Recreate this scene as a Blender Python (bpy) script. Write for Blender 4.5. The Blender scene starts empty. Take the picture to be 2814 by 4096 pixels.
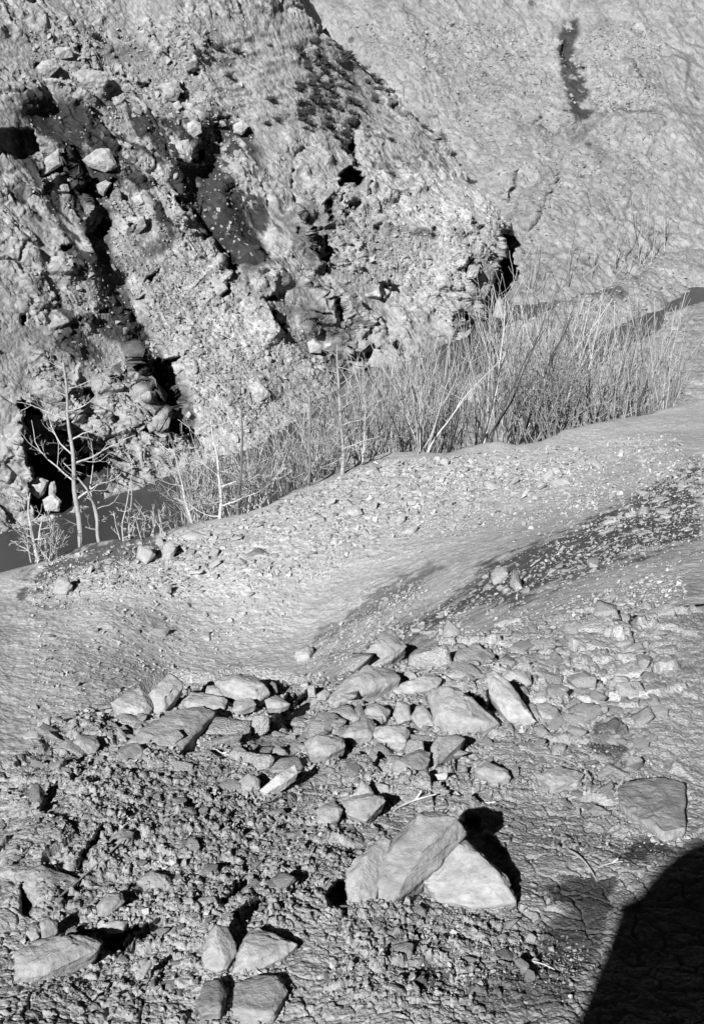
import bpy, math, random
import numpy as np

# ------------------------------------------------------------------ camera, sky, sun, exposure
SC = bpy.context.scene
W, H = 2814.0, 4096.0                    # all picture positions below are written in these pixels
PITCH = math.radians(-27.0)
VFOV = math.radians(44.0)
F = (H / 2) / math.tan(VFOV / 2)
cam_d = bpy.data.cameras.new('camera')
cam = bpy.data.objects.new('camera', cam_d)
SC.collection.objects.link(cam)
cam.location = (0, 0, 0)
cam.rotation_euler = (math.pi / 2 + PITCH, 0, 0)
cam_d.sensor_fit = 'VERTICAL'
cam_d.sensor_height = 36.0
cam_d.sensor_width = 24.0
cam_d.lens = 18.0 / math.tan(VFOV / 2)
cam_d.clip_start = 0.05
cam_d.clip_end = 2000
SC.camera = cam

SUN_AZ = math.radians(22.0)               # light travels forward and this much to the right
SUN_EL = math.radians(37.0)
sd = bpy.data.lights.new('sun', 'SUN')
sd.energy = 5.0
sd.angle = math.radians(0.5)
sd.color = (1.0, 1.0, 1.0)
sun = bpy.data.objects.new('sun', sd)
SC.collection.objects.link(sun)
sun.rotation_euler = (math.pi / 2 - SUN_EL, 0, -SUN_AZ)
TO_SUN = np.array([-math.sin(SUN_AZ) * math.cos(SUN_EL), -math.cos(SUN_AZ) * math.cos(SUN_EL), math.sin(SUN_EL)])

world = bpy.data.worlds.new('World')
SC.world = world
world.use_nodes = True
nt = world.node_tree
bg = nt.nodes['Background']
sky = nt.nodes.new('ShaderNodeTexSky')
sky.sky_type = 'NISHITA'
sky.sun_disc = False
sky.sun_elevation = SUN_EL
sky.sun_rotation = math.pi + SUN_AZ
sky.altitude = 5000
sky.air_density = 0.22
sky.dust_density = 0.2
sep = nt.nodes.new('ShaderNodeSeparateColor')          # black and white film behind a red filter
nt.links.new(sky.outputs[0], sep.inputs[0])
nt.links.new(sep.outputs[0], bg.inputs['Color'])
bg.inputs['Strength'].default_value = 0.05

SC.view_settings.view_transform = 'Standard'
SC.view_settings.look = 'None'
SC.view_settings.gamma = 1.0
SC.view_settings.exposure = 0.66
SC.render.engine = 'CYCLES'
SC.cycles.max_bounces = 3
SC.cycles.diffuse_bounces = 1

# ------------------------------------------------------------------ small maths
rng = np.random.default_rng(7)
PERSON_XY = (-0.09, -0.50)
RIGHT = np.array([1.0, 0, 0])
FWD = np.array([0, math.cos(PITCH), math.sin(PITCH)])
UP = np.array([0, -math.sin(PITCH), math.cos(PITCH)])


def ray(u, v):
    u = np.asarray(u, float); v = np.asarray(v, float)
    x = (u - W / 2) / F; y = -(v - H / 2) / F
    return x[..., None] * RIGHT + y[..., None] * UP + FWD


def at(u, v, Y):
    r = ray(u, v)
    return r * (np.asarray(Y, float) / r[..., 1])[..., None]


def on_z(u, v, z):
    r = ray(u, v)
    return r * (z / r[..., 2])[..., None]


def project(P):
    P = np.asarray(P, float)
    x = P @ RIGHT; y = P @ UP; z = P @ FWD
    return x / z * F + W / 2, H / 2 - y / z * F


CROPS = {1: (60, 60, .8396), 2: (1300, 60, .8772), 3: (60, 1000, .8396), 4: (1300, 900, .8772),
         5: (60, 1900, .8396), 6: (1300, 1800, .8772), 7: (60, 2800, .8396), 8: (1300, 2800, .8772), 0: (0, 0, 1.7632)}


def px(c, pts):
    ox, oy, s = CROPS[c]
    return np.array([(ox + s * a, oy + s * b) for a, b in pts], float)


def smooth(x, a, b):
    t = np.clip((x - a) / (b - a), 0, 1)
    return t * t * (3 - 2 * t)


_perm = np.random.default_rng(3).permutation(4096).astype(np.int64)
_grad = np.random.default_rng(4).normal(size=(4096, 3))
_grad /= np.linalg.norm(_grad, axis=1)[:, None]
_cell = np.random.default_rng(5).random((4096, 3))


def _hash(i, j, k):
    return _perm[(_perm[(_perm[i & 4095] + j) & 4095] + k) & 4095]


def perlin(P):
    P = np.asarray(P, float)
    I = np.floor(P).astype(np.int64)
    f = P - I
    w = f * f * f * (f * (f * 6 - 15) + 10)
    out = 0
    for dx in (0, 1):
        wx = w[:, 0] if dx else 1 - w[:, 0]
        for dy in (0, 1):
            wy = w[:, 1] if dy else 1 - w[:, 1]
            for dz in (0, 1):
                wz = w[:, 2] if dz else 1 - w[:, 2]
                g = _grad[_hash(I[:, 0] + dx, I[:, 1] + dy, I[:, 2] + dz)]
                out = out + wx * wy * wz * (g[:, 0] * (f[:, 0] - dx) + g[:, 1] * (f[:, 1] - dy) + g[:, 2] * (f[:, 2] - dz))
    return out * 1.6


def worley(P):
    """nearest and second nearest feature distance, id of the nearest"""
    P = np.asarray(P, float)
    I = np.floor(P).astype(np.int64)
    f1 = np.full(len(P), 9.0); f2 = np.full(len(P), 9.0); idn = np.zeros(len(P), np.int64)
    for dx in (-1, 0, 1):
        for dy in (-1, 0, 1):
            for dz in (-1, 0, 1):
                h = _hash(I[:, 0] + dx, I[:, 1] + dy, I[:, 2] + dz)
                q = I + np.array([dx, dy, dz]) + _cell[h] - P
                d = np.sqrt((q * q).sum(1))
                m = d < f1
                f2 = np.where(m, f1, np.minimum(f2, d))
                idn = np.where(m, h, idn)
                f1 = np.where(m, d, f1)
    return f1, f2, idn


def fbm(P, lam, octaves, gain=0.5, foot=None, ridged=False):
    """noise with wavelengths lam, lam/2 ...; octaves finer than two footprints fade out"""
    out = np.zeros(len(P)); a = 1.0
    for o in range(octaves):
        n = perlin(P / lam + 17.3 * o)
        if ridged:
            n = 1 - 2 * np.abs(n) * 1.4
        if foot is not None:
            n = n * smooth(lam / foot, 1.3, 3.0)
        out += a * n
        a *= gain; lam *= 0.5
    return out


class RBF:
    def __init__(self, pts, smooth_=1e-3):
        p = np.array(pts, float)
        self.c = p[:, :2] / 1000.0
        n = len(p)
        A = np.zeros((n + 3, n + 3))
        A[:n, :n] = self.k(self.c, self.c) + smooth_ * np.eye(n)
        A[:n, n] = 1; A[:n, n + 1:] = self.c
        A[n, :n] = 1; A[n + 1:, :n] = self.c.T
        self.w = np.linalg.solve(A, np.concatenate([np.log(p[:, 2]), np.zeros(3)]))

    @staticmethod
    def k(a, b):
        d2 = ((a[:, None, :] - b[None, :, :]) ** 2).sum(-1)
        return 0.5 * d2 * np.log(d2 + 1e-12)

    def __call__(self, u, v):
        q = np.stack([np.ravel(u), np.ravel(v)], 1) / 1000.0
        out = np.empty(len(q))
        n = len(self.c)
        for s in range(0, len(q), 100000):
            b = q[s:s + 100000]
            out[s:s + 100000] = self.k(b, self.c) @ self.w[:n] + self.w[n] + b @ self.w[n + 1:]
        return np.exp(out).reshape(np.shape(u))


def seg_dist(u, v, line):
    """distance to a polyline, side (+ = left of travel), parameter along it 0..1"""
    best = np.full(u.shape, 1e9); side = np.zeros(u.shape); par = np.zeros(u.shape)
    L = np.cumsum([0] + [np.hypot(*(line[i + 1] - line[i])) for i in range(len(line) - 1)])
    for i in range(len(line) - 1):
        a, b = line[i], line[i + 1]
        d = b - a; l2 = d @ d
        t = np.clip(((u - a[0]) * d[0] + (v - a[1]) * d[1]) / l2, 0, 1)
        ex = u - a[0] - t * d[0]; ey = v - a[1] - t * d[1]
        r = np.hypot(ex, ey)
        s = -(d[0] * ey - d[1] * ex)
        m = r < best
        best = np.where(m, r, best); side = np.where(m, np.sign(s), side)
        par = np.where(m, (L[i] + t * (L[i + 1] - L[i])) / L[-1], par)
    return best, side, par


def in_poly(u, v, poly):
    c = np.zeros(u.shape, bool)
    n = len(poly)
    for i in range(n):
        x1, y1 = poly[i]; x2, y2 = poly[(i + 1) % n]
        if y1 == y2:
            continue
        c ^= ((y1 > v) != (y2 > v)) & (u < (x2 - x1) * (v - y1) / (y2 - y1) + x1)
    return c


def poly_sd(u, v, poly):
    """signed distance, + inside"""
    closed = np.vstack([poly, poly[:1]])
    d, _, _ = seg_dist(u, v, closed)
    return np.where(in_poly(u, v, poly), d, -d)


# ------------------------------------------------------------------ materials
def earth_material(name, scale, fine=0.25, bump=0.5, rough=0.95, rnd=0.0, streak=None, depth=0.01, grit=None, grit_tone=.22):
    m = bpy.data.materials.new(name); m.use_nodes = True
    n = m.node_tree.nodes; l = m.node_tree.links
    b = n['Principled BSDF']
    b.inputs['Roughness'].default_value = rough
    b.inputs['Specular IOR Level'].default_value = 0.15
    a = n.new('ShaderNodeAttribute'); a.attribute_name = 'tone'
    tc = n.new('ShaderNodeTexCoord')
    nz = n.new('ShaderNodeTexNoise'); nz.inputs['Scale'].default_value = scale; nz.inputs['Detail'].default_value = 8
    nz.inputs['Roughness'].default_value = 0.65
    l.new(tc.outputs['Object'], nz.inputs['Vector'])
    mr = n.new('ShaderNodeMapRange')
    mr.inputs['From Min'].default_value = 0.25; mr.inputs['From Max'].default_value = 0.75
    mr.inputs['To Min'].default_value = 1 - fine; mr.inputs['To Max'].default_value = 1 + fine
    l.new(nz.outputs['Fac'], mr.inputs['Value'])
    mu = n.new('ShaderNodeMath'); mu.operation = 'MULTIPLY'
    l.new(a.outputs['Fac'], mu.inputs[0]); l.new(mr.outputs[0], mu.inputs[1])
    out = mu.outputs[0]
    vo = None
    if grit:                                                # single grains and chips, each with its own shade
        vo = n.new('ShaderNodeTexVoronoi'); vo.inputs['Scale'].default_value = grit; vo.inputs['Randomness'].default_value = 1.0
        dn = n.new('ShaderNodeVectorMath'); dn.operation = 'MULTIPLY_ADD'
        l.new(nz.outputs['Color'], dn.inputs[0]); dn.inputs[1].default_value = (.5 / grit,) * 3; l.new(tc.outputs['Object'], dn.inputs[2])
        l.new(dn.outputs[0], vo.inputs['Vector'])
        sc_ = n.new('ShaderNodeSeparateColor'); l.new(vo.outputs['Color'], sc_.inputs[0])
        gm = n.new('ShaderNodeMapRange'); gm.inputs['To Min'].default_value = 1 - grit_tone * 1.3; gm.inputs['To Max'].default_value = 1 + grit_tone
        l.new(sc_.outputs[0], gm.inputs['Value'])
        gx = n.new('ShaderNodeMath'); gx.operation = 'MULTIPLY'
        l.new(out, gx.inputs[0]); l.new(gm.outputs[0], gx.inputs[1]); out = gx.outputs[0]
    if streak:
        mp = n.new('ShaderNodeMapping'); mp.inputs['Rotation'].default_value = (0.5, 0.35, 0.3)
        mp.inputs['Scale'].default_value = (1.0, 1.0, streak)
        l.new(tc.outputs['Object'], mp.inputs['Vector'])
        n2 = n.new('ShaderNodeTexNoise'); n2.inputs['Scale'].default_value = scale * 0.25; n2.inputs['Detail'].default_value = 5
        l.new(mp.outputs[0], n2.inputs['Vector'])
        m2 = n.new('ShaderNodeMapRange'); m2.inputs['From Min'].default_value = 0.35; m2.inputs['From Max'].default_value = 0.65
        m2.inputs['To Min'].default_value = 0.82; m2.inputs['To Max'].default_value = 1.08
        l.new(n2.outputs['Fac'], m2.inputs['Value'])
        m3 = n.new('ShaderNodeMath'); m3.operation = 'MULTIPLY'
        l.new(out, m3.inputs[0]); l.new(m2.outputs[0], m3.inputs[1]); out = m3.outputs[0]
    if rnd:
        oi = n.new('ShaderNodeObjectInfo')
        m4 = n.new('ShaderNodeMapRange'); m4.inputs['To Min'].default_value = 1 - rnd; m4.inputs['To Max'].default_value = 1 + rnd * 0.6
        l.new(oi.outputs['Random'], m4.inputs['Value'])
        m5 = n.new('ShaderNodeMath'); m5.operation = 'MULTIPLY'
        l.new(out, m5.inputs[0]); l.new(m4.outputs[0], m5.inputs[1]); out = m5.outputs[0]
    cb = n.new('ShaderNodeCombineColor')
    for k in range(3):
        l.new(out, cb.inputs[k])
    l.new(cb.outputs[0], b.inputs['Base Color'])
    bp = n.new('ShaderNodeBump'); bp.inputs['Strength'].default_value = bump; bp.inputs['Distance'].default_value = depth
    if vo:
        hs = n.new('ShaderNodeMath'); hs.operation = 'MULTIPLY_ADD'
        l.new(vo.outputs['Distance'], hs.inputs[0]); hs.inputs[1].default_value = -.4; l.new(nz.outputs['Fac'], hs.inputs[2])
        l.new(hs.outputs[0], bp.inputs['Height'])
    else:
        l.new(nz.outputs['Fac'], bp.inputs['Height'])
    l.new(bp.outputs[0], b.inputs['Normal'])
    return m


M_SOIL = earth_material('soil', 70.0, 0.30, 0.8, depth=.012, grit=110, grit_tone=.14)
M_MOUND = earth_material('mound_gravel_ground', 16.0, 0.14, 0.8, depth=.016, grit=21, grit_tone=.13)
M_CLIFF = earth_material('cliff_rock', 6.0, 0.30, 0.8, depth=.10, grit=5.5, grit_tone=.18)
M_FAR = earth_material('far_slope', 4.5, 0.30, 0.8, depth=.14, grit=3.4, grit_tone=.16)
M_ROCK = earth_material('stone', 45.0, 0.24, 0.8, rnd=0.0, streak=7.0, depth=.012)
M_SMALL = earth_material('small_stone', 9.0, 0.30, 0.8, rnd=0.2, depth=.02, grit=16, grit_tone=.10)
M_BARK = earth_material('bark', 12.0, 0.35, 0.6, rnd=0.25)


def water_material():
    m = bpy.data.materials.new('river_water'); m.use_nodes = True
    n = m.node_tree.nodes; l = m.node_tree.links
    b = n['Principled BSDF']
    b.inputs['Base Color'].default_value = (0.045, 0.045, 0.045, 1)
    b.inputs['Roughness'].default_value = 0.28
    b.inputs['Specular IOR Level'].default_value = 0.3
    tc = n.new('ShaderNodeTexCoord')
    nz = n.new('ShaderNodeTexNoise'); nz.inputs['Scale'].default_value = 1.4; nz.inputs['Detail'].default_value = 4
    l.new(tc.outputs['Object'], nz.inputs['Vector'])
    bp = n.new('ShaderNodeBump'); bp.inputs['Strength'].default_value = 0.25; bp.inputs['Distance'].default_value = 0.1
    l.new(nz.outputs['Fac'], bp.inputs['Height']); l.new(bp.outputs[0], b.inputs['Normal'])
    return m


M_WATER = water_material()


def plain(name, v, rough=0.9):
    m = bpy.data.materials.new(name); m.use_nodes = True
    n = m.node_tree.nodes; l = m.node_tree.links
    b = n['Principled BSDF']; b.inputs['Roughness'].default_value = rough
    nz = n.new('ShaderNodeTexNoise'); nz.inputs['Scale'].default_value = 30
    mr = n.new('ShaderNodeMapRange'); mr.inputs['To Min'].default_value = v * .7; mr.inputs['To Max'].default_value = v * 1.3
    cb = n.new('ShaderNodeCombineColor')
    l.new(nz.outputs['Fac'], mr.inputs['Value'])
    for k in range(3):
        l.new(mr.outputs[0], cb.inputs[k])
    l.new(cb.outputs[0], b.inputs['Base Color'])
    return m


# ------------------------------------------------------------------ mesh and object helpers
def make_mesh(name, verts, faces, mat, tone=None, smooth_shade=True):
    me = bpy.data.meshes.new(name)
    verts = np.ascontiguousarray(verts, np.float32)
    faces = np.asarray(faces)
    k = faces.shape[1]
    me.vertices.add(len(verts)); me.vertices.foreach_set('co', verts.ravel())
    me.loops.add(faces.size); me.loops.foreach_set('vertex_index', faces.astype(np.int32).ravel())
    me.polygons.add(len(faces))
    me.polygons.foreach_set('loop_start', np.arange(0, faces.size, k, dtype=np.int32))
    me.polygons.foreach_set('use_smooth', np.full(len(faces), smooth_shade, bool))
    me.update(calc_edges=True)
    if tone is not None:
        at_ = me.attributes.new('tone', 'FLOAT', 'POINT')
        at_.data.foreach_set('value', np.broadcast_to(np.asarray(tone, np.float32), (len(verts),)).astype(np.float32).copy())
    me.materials.append(mat)
    return me


def link(name, me, loc=(0, 0, 0), parent=None, **props):
    o = bpy.data.objects.new(name, me)
    SC.collection.objects.link(o)
    o.location = loc
    if parent is not None:
        o.parent = parent
    for k, v in props.items():
        if v is not None:
            o[k] = v
    return o


def grid_faces(nr, nc):
    i = np.arange(nr * nc).reshape(nr, nc)
    return np.stack([i[:-1, :-1], i[1:, :-1], i[1:, 1:], i[:-1, 1:]], -1).reshape(-1, 4)


def grid_normals(P):
    du = np.gradient(P, axis=1); dv = np.gradient(P, axis=0)
    n = np.cross(du, dv)
    n /= np.linalg.norm(n, axis=-1, keepdims=True) + 1e-12
    flip = (n * P).sum(-1) > 0
    n[flip] *= -1
    return n


_ICO = {}


def ico(sub):
    if sub in _ICO:
        return _ICO[sub]
    import bmesh
    bm = bmesh.new(); bmesh.ops.create_icosphere(bm, subdivisions=sub, radius=1.0)
    v = np.array([p.co[:] for p in bm.verts]); f = np.array([[q.index for q in p.verts] for p in bm.faces])
    bm.free()
    v /= np.linalg.norm(v, axis=1)[:, None]
    _ICO[sub] = (v, f)
    return v, f


def mesh_normals(v, f):
    fn = np.cross(v[f[:, 1]] - v[f[:, 0]], v[f[:, 2]] - v[f[:, 0]])
    n = np.zeros_like(v)
    for k in range(3):
        np.add.at(n, f[:, k], fn)
    return n / (np.linalg.norm(n, axis=1)[:, None] + 1e-12)


def patches(u, v, P, spec, wob=30.0, lam=None):
    """damp or dark ground drawn as soft polygons with ragged edges: list of (crop, points, softness, strength)"""
    out = np.zeros(u.shape)
    if lam is None:
        lam = 0.2
    flat = P.reshape(-1, 3)
    w = (fbm(flat, lam, 4, 0.6) * wob).reshape(u.shape)
    for c, pts, soft, k in spec:
        poly = px(c, pts)
        lo = poly.min(0) - soft * 2 - wob * 2; hi = poly.max(0) + soft * 2 + wob * 2
        m = (u > lo[0]) & (u < hi[0]) & (v > lo[1]) & (v < hi[1])
        if not m.any():
            continue
        sdv = poly_sd(u[m], v[m], poly) + w[m]
        out[m] = np.maximum(out[m], k * smooth(sdv, -soft, soft))
    return out


# ================================================================== THE NEAR BANK AND THE GRAVEL MOUND
D = lambda pts: [(a * 1.7632, b * 1.7632, *r) for a, b, *r in pts]
EYE = 1.55
SLOPE = 0.35


def near_Y(u, v):
    r = ray(u, v)
    t = -r[..., 2] / r[..., 1]
    return EYE / np.maximum(t - SLOPE, 0.12)


mound_Y = RBF(D([
    (-120, 1700, 11.3), (60, 1650, 12.0), (200, 1560, 13.5), (400, 1500, 15.3), (560, 1500, 15.3), (700, 1490, 15.0), (840, 1420, 15.0),
    (1000, 1410, 12.3), (1100, 1395, 10.2), (1300, 1370, 7.6), (1505, 1370, 6.4), (1700, 1370, 6.2), (1505, 1440, 5.4), (1300, 1440, 6.0), (1100, 1470, 6.4),
    (-120, 1520, 13.6), (60, 1500, 14.2), (250, 1420, 15.8), (400, 1350, 17.4), (600, 1330, 17.7), (800, 1280, 18.4), (1000, 1280, 16.8), (1150, 1270, 15),
    (1300, 1230, 14.3), (1505, 1180, 14), (1700, 1150, 14.5), (1300, 1300, 10.5), (1505, 1280, 9), (1700, 1260, 8.7),
    (-120, 1370, 17), (60, 1330, 17.8), (300, 1250, 19), (500, 1190, 20.3), (640, 1140, 21.2), (780, 1080, 22.5), (900, 1042, 23.3), (1000, 1045, 23.3),
    (1130, 1015, 24.2), (1240, 1010, 24.3), (1350, 975, 25.5), (1505, 945, 26.5), (1700, 900, 28), (1000, 1150, 20.6), (1200, 1120, 20.8), (1400, 1050, 22.3), (1505, 1060, 20), (700, 1200, 19.8)]))

CREST = np.array(D([(-400, 1420), (-120, 1350), (60, 1302), (120, 1278), (180, 1257), (260, 1243), (330, 1236), (400, 1218), (480, 1200), (540, 1186), (600, 1165),
                    (660, 1130), (720, 1105), (780, 1078), (830, 1058), (880, 1043), (960, 1040), (1010, 1042), (1060, 1028), (1130, 1012),
                    (1180, 1022), (1240, 1012), (1290, 985), (1350, 972), (1430, 955), (1505, 940), (1600, 915), (1700, 890), (2000, 830)]))
EDGE = np.array(D([(-400, 1800), (0, 1740), (60, 1720), (120, 1650), (180, 1615), (260, 1590), (330, 1560), (390, 1530), (480, 1540), (560, 1528), (640, 1530), (700, 1545),
                   (780, 1530), (830, 1470), (880, 1455), (960, 1470), (1040, 1450), (1120, 1430), (1250, 1400), (1400, 1385), (1505, 1378), (1700, 1360), (2000, 1340)]))


def crest_v(u):
    return np.interp(u, CREST[:, 0], CREST[:, 1])


def lip_w(u):
    return np.interp(u, [0, 450, 800], [0, 0, 0])          # how gently the near bank runs into the hollow


def bank_Y(u, v, near):
    """near = True on the near bank, False beyond its lip"""
    e = np.interp(u, EDGE[:, 0], EDGE[:, 1])
    w = lip_w(u)
    s = np.where(w > 1, smooth(v - e, -3 - w, 2 + w * .5), near * 1.0)
    s = np.where(w > 1, s * np.minimum(w / 100, 1) + near * (1 - np.minimum(w / 100, 1)), s)
    return np.exp(np.log(near_Y(u, v)) * s + np.log(mound_Y(np.clip(u, -500, 3300), v)) * (1 - s))


uA = np.concatenate([np.linspace(-6500, -900, 70, endpoint=False), np.linspace(-900, -420, 40, endpoint=False), np.linspace(-420, 3240, 900, endpoint=False), np.linspace(3240, 3700, 40, endpoint=False), np.linspace(3700, 9300, 70)])
NC_A = len(uA)
cv = crest_v(uA)
VB = 4560.0
eA = np.interp(uA, EDGE[:, 0], EDGE[:, 1])
extA = 80 * (1 - np.clip(lip_w(uA) / 100, 0, 1))               # the hollow's floor carries on out of sight below the lip
NR_M, NR_S, NR_N = 390, 5, 690
vM = cv + (eA + extA - cv) * np.linspace(0, 1, NR_M)[:, None]
vN = eA + (VB - eA) * np.linspace(0, 1, NR_N)[:, None] ** 1.08
UM = np.broadcast_to(uA, vM.shape); UN = np.broadcast_to(uA, vN.shape)
PM = at(UM, vM, bank_Y(UM, vM, np.zeros(vM.shape, bool)))
PN = at(UN, vN, bank_Y(UN, vN, np.ones(vN.shape, bool)))
tS = np.linspace(0, 1, NR_S + 2)[1:-1][:, None, None]
PS = PM[-1][None] * (1 - tS) + PN[0][None] * tS
PS[..., 2] -= (np.sin(tS[..., 0] * math.pi) * .25 * (extA / 80))
vA = np.concatenate([vM, np.broadcast_to(eA, (NR_S, NC_A)), vN], 0)
UA = np.broadcast_to(uA[None, :], vA.shape).copy()
PA0 = np.concatenate([PM, PS, PN], 0)
isN = np.concatenate([np.zeros(vM.shape), np.broadcast_to(tS[..., 0], (NR_S, NC_A)), np.ones(vN.shape)], 0)

# rows that run back from the frame's lower edge, under and behind the camera, and rows down the far side of the mound
NBACK = 46
k = np.arange(1, NBACK + 1)[:, None]
back = np.zeros((NBACK, NC_A, 3))
last = PA0[-1]
tb = (k / NBACK) ** 1.5
back[..., 1] = last[None, :, 1] * (1 - tb) + (-12.0) * tb
back[..., 0] = last[None, :, 0] * (1 + 4 * tb)
back[..., 2] = -EYE - SLOPE * back[..., 1]
NDOWN = 130
k = np.arange(NDOWN, 0, -1)[:, None]
step = 0.16
down = np.zeros((NDOWN, NC_A, 3))
fallk = smooth(k * step, 0, 2.0)
first = PA0[0]
down[..., 0] = first[None, :, 0] * (1 + 0.004 * k * step)
down[..., 1] = first[None, :, 1] + k * step
down[..., 2] = first[None, :, 2] - (0.62 * k * step * (0.25 + 0.75 * fallk))
PA = np.concatenate([down, PA0, back], 0)
uu = np.concatenate([np.broadcast_to(uA, (NDOWN, NC_A)), UA, np.broadcast_to(uA, (NBACK, NC_A))], 0)
vv = np.concatenate([np.broadcast_to(vA[:1], (NDOWN, NC_A)) - 5, vA, np.broadcast_to(vA[-1:], (NBACK, NC_A)) + 400], 0)
distA = np.linalg.norm(PA, axis=-1)
footA = distA / F * 4.0
nA = grid_normals(PA)
flat = PA.reshape(-1, 3)
span = np.linalg.norm(np.gradient(PA, axis=0), axis=-1)
ft = np.maximum(footA, span * .5).ravel()
edgeA = np.interp(uu, EDGE[:, 0], EDGE[:, 1])
isNf = np.concatenate([np.zeros((NDOWN, NC_A)), isN, np.ones((NBACK, NC_A))], 0)
wA = lip_w(uu)
nearA = np.where(wA > 1, np.minimum(wA / 100, 1) * smooth(vv - edgeA, -3 - wA, 3 + wA * .5) + (1 - np.minimum(wA / 100, 1)) * isNf, isNf).ravel()

# crumbly soil: clods of several sizes with flat tilted tops, rougher on the left of the near bank; softer ripples on the mound
def clods(P, size, warp=.3):
    c1, c2, ci = worley(P / size + warp * np.stack([perlin(P / size * 1.3), perlin(P / size * 1.3 + 9), perlin(P / size * 1.3 + 23)], 1))
    tilt = ((_cell[ci] - .5) * (P / size - np.floor(P / size) - .5)).sum(1)
    return smooth(size / ft, 2.2, 5.0) * smooth(c2 - c1, 0.0, 0.13) * (0.15 + 1.1 * _cell[ci, 0] ** 2 + .5 * tilt)


rough_map = patches(uu, vv, PA, [
    (7, [(380, 420), (700, 260), (1100, 330), (1250, 520), (1580, 600), (1590, 860), (1300, 1000), (900, 1400), (150, 1420), (150, 1100), (420, 1000), (300, 800)], 150, 1.0),
    (8, [(0, 960), (500, 950), (900, 950), (1000, 1100), (700, 1380), (0, 1380)], 120, 0.8)], 80, 0.4).ravel()
rough_map = 0.3 + 0.7 * rough_map
big_n = fbm(flat, 1.1, 3, 0.5) * 0.05 * nearA
mid_n = fbm(flat, 0.28, 6, 0.55, ft) * 0.011 * nearA
c_n = (0.018 * clods(flat, .085) * smooth(perlin(flat / .3), -.1, .5) + 0.016 * clods(flat, .038) + .008 * clods(flat, .019)) * rough_map * nearA
# shrinkage cracks in the smoother ground
k1, k2, ki = worley(flat / .10 + .35 * np.stack([perlin(flat / .09), perlin(flat / .09 + 9), perlin(flat / .09 + 23)], 1))
c_n -= .014 * (1 - smooth(k2 - k1, 0.0, .10)) * (1 - .6 * rough_map) * smooth(perlin(flat / .5 + 3), -.45, .0) * nearA * smooth(.1 / ft, 2, 5)
m1, m2, idm = worley(flat / 0.42 + 0.3 * np.stack([perlin(flat / .5), perlin(flat / .5 + 9), perlin(flat / .5 + 23)], 1))
crestband = patches(uu, vv, PA, [(5, [(60, 560), (200, 440), (560, 380), (760, 300), (950, 280), (1250, 130), (1540, 0), (1590, 300), (1300, 480), (900, 520), (500, 540), (100, 620)], 60, 1.0), (6, [(0, 160), (300, 40), (560, 10), (900, 30), (1250, 0), (1640, -120), (1640, 60), (1150, 190), (700, 240), (420, 420), (100, 560), (0, 560)], 60, 1.0)], 60, 1.0).ravel()
mcl = smooth(fbm(flat, 2.5, 3), -.3, .4)
mound_n = (fbm(flat, 5.0, 3, 0.5) * 0.08 + fbm(flat, 0.9, 6, 0.66, ft) * 0.013 + fbm(flat, .16, 3, .7, ft) * .010 + (.03 * clods(flat, .30) * mcl + .022 * clods(flat, .15)) * np.maximum(crestband, .25)) * (1 - nearA)
plates = patches(uu, vv, PA, [(6, [(700, 760), (1250, 700), (1700, 690), (1700, 1250), (1000, 1250), (540, 1000)], 150, 1.0), (8, [(0, 60), (500, 60), (1640, 60), (1640, 560), (900, 460), (300, 420), (0, 430)], 120, .8),
                              (7, [(-40, 200), (500, 100), (700, 260), (300, 500), (300, 900), (-40, 1000)], 100, .8)], 80, .4).ravel()
p1, p2, pi_ = worley(flat / .26 + .4 * np.stack([perlin(flat / .2), perlin(flat / .2 + 9), perlin(flat / .2 + 23)], 1))
ptilt = ((_cell[pi_] - .5) * (flat / .26 - np.floor(flat / .26) - .5)).sum(1)
c_n += plates * nearA * np.where(_cell[pi_, 1] > .45, smooth(p2 - p1, .02, .09) * (.012 + .035 * _cell[pi_, 0] + .07 * ptilt) * smooth(.26 / ft, 2, 5), 0)
c_n += plates * nearA * .018 * clods(flat, .10)
disp = (big_n + mid_n + c_n + mound_n)
PAd = PA + nA * disp.reshape(PA.shape[:2])[..., None]

# hollows sunk to deepen the black shade beside and between the blocks
def carve(P, u, v, c, pts, depth, soft=14):
    poly = px(c, pts)
    lo = poly.min(0) - 60; hi = poly.max(0) + 60
    m = (u > lo[0]) & (u < hi[0]) & (v > lo[1]) & (v < hi[1])
    dl = np.linalg.norm(P[m], axis=1)
    jag = (perlin(P[m] / (dl[:, None] * .009)) * 15 + perlin(P[m] / (dl[:, None] * .003)) * 7)
    s = smooth(poly_sd(u[m], v[m], poly) + jag, -soft, soft)
    d = P[m] / np.linalg.norm(P[m], axis=-1, keepdims=True)
    P[m] += d * (s * depth)[:, None]


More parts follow.
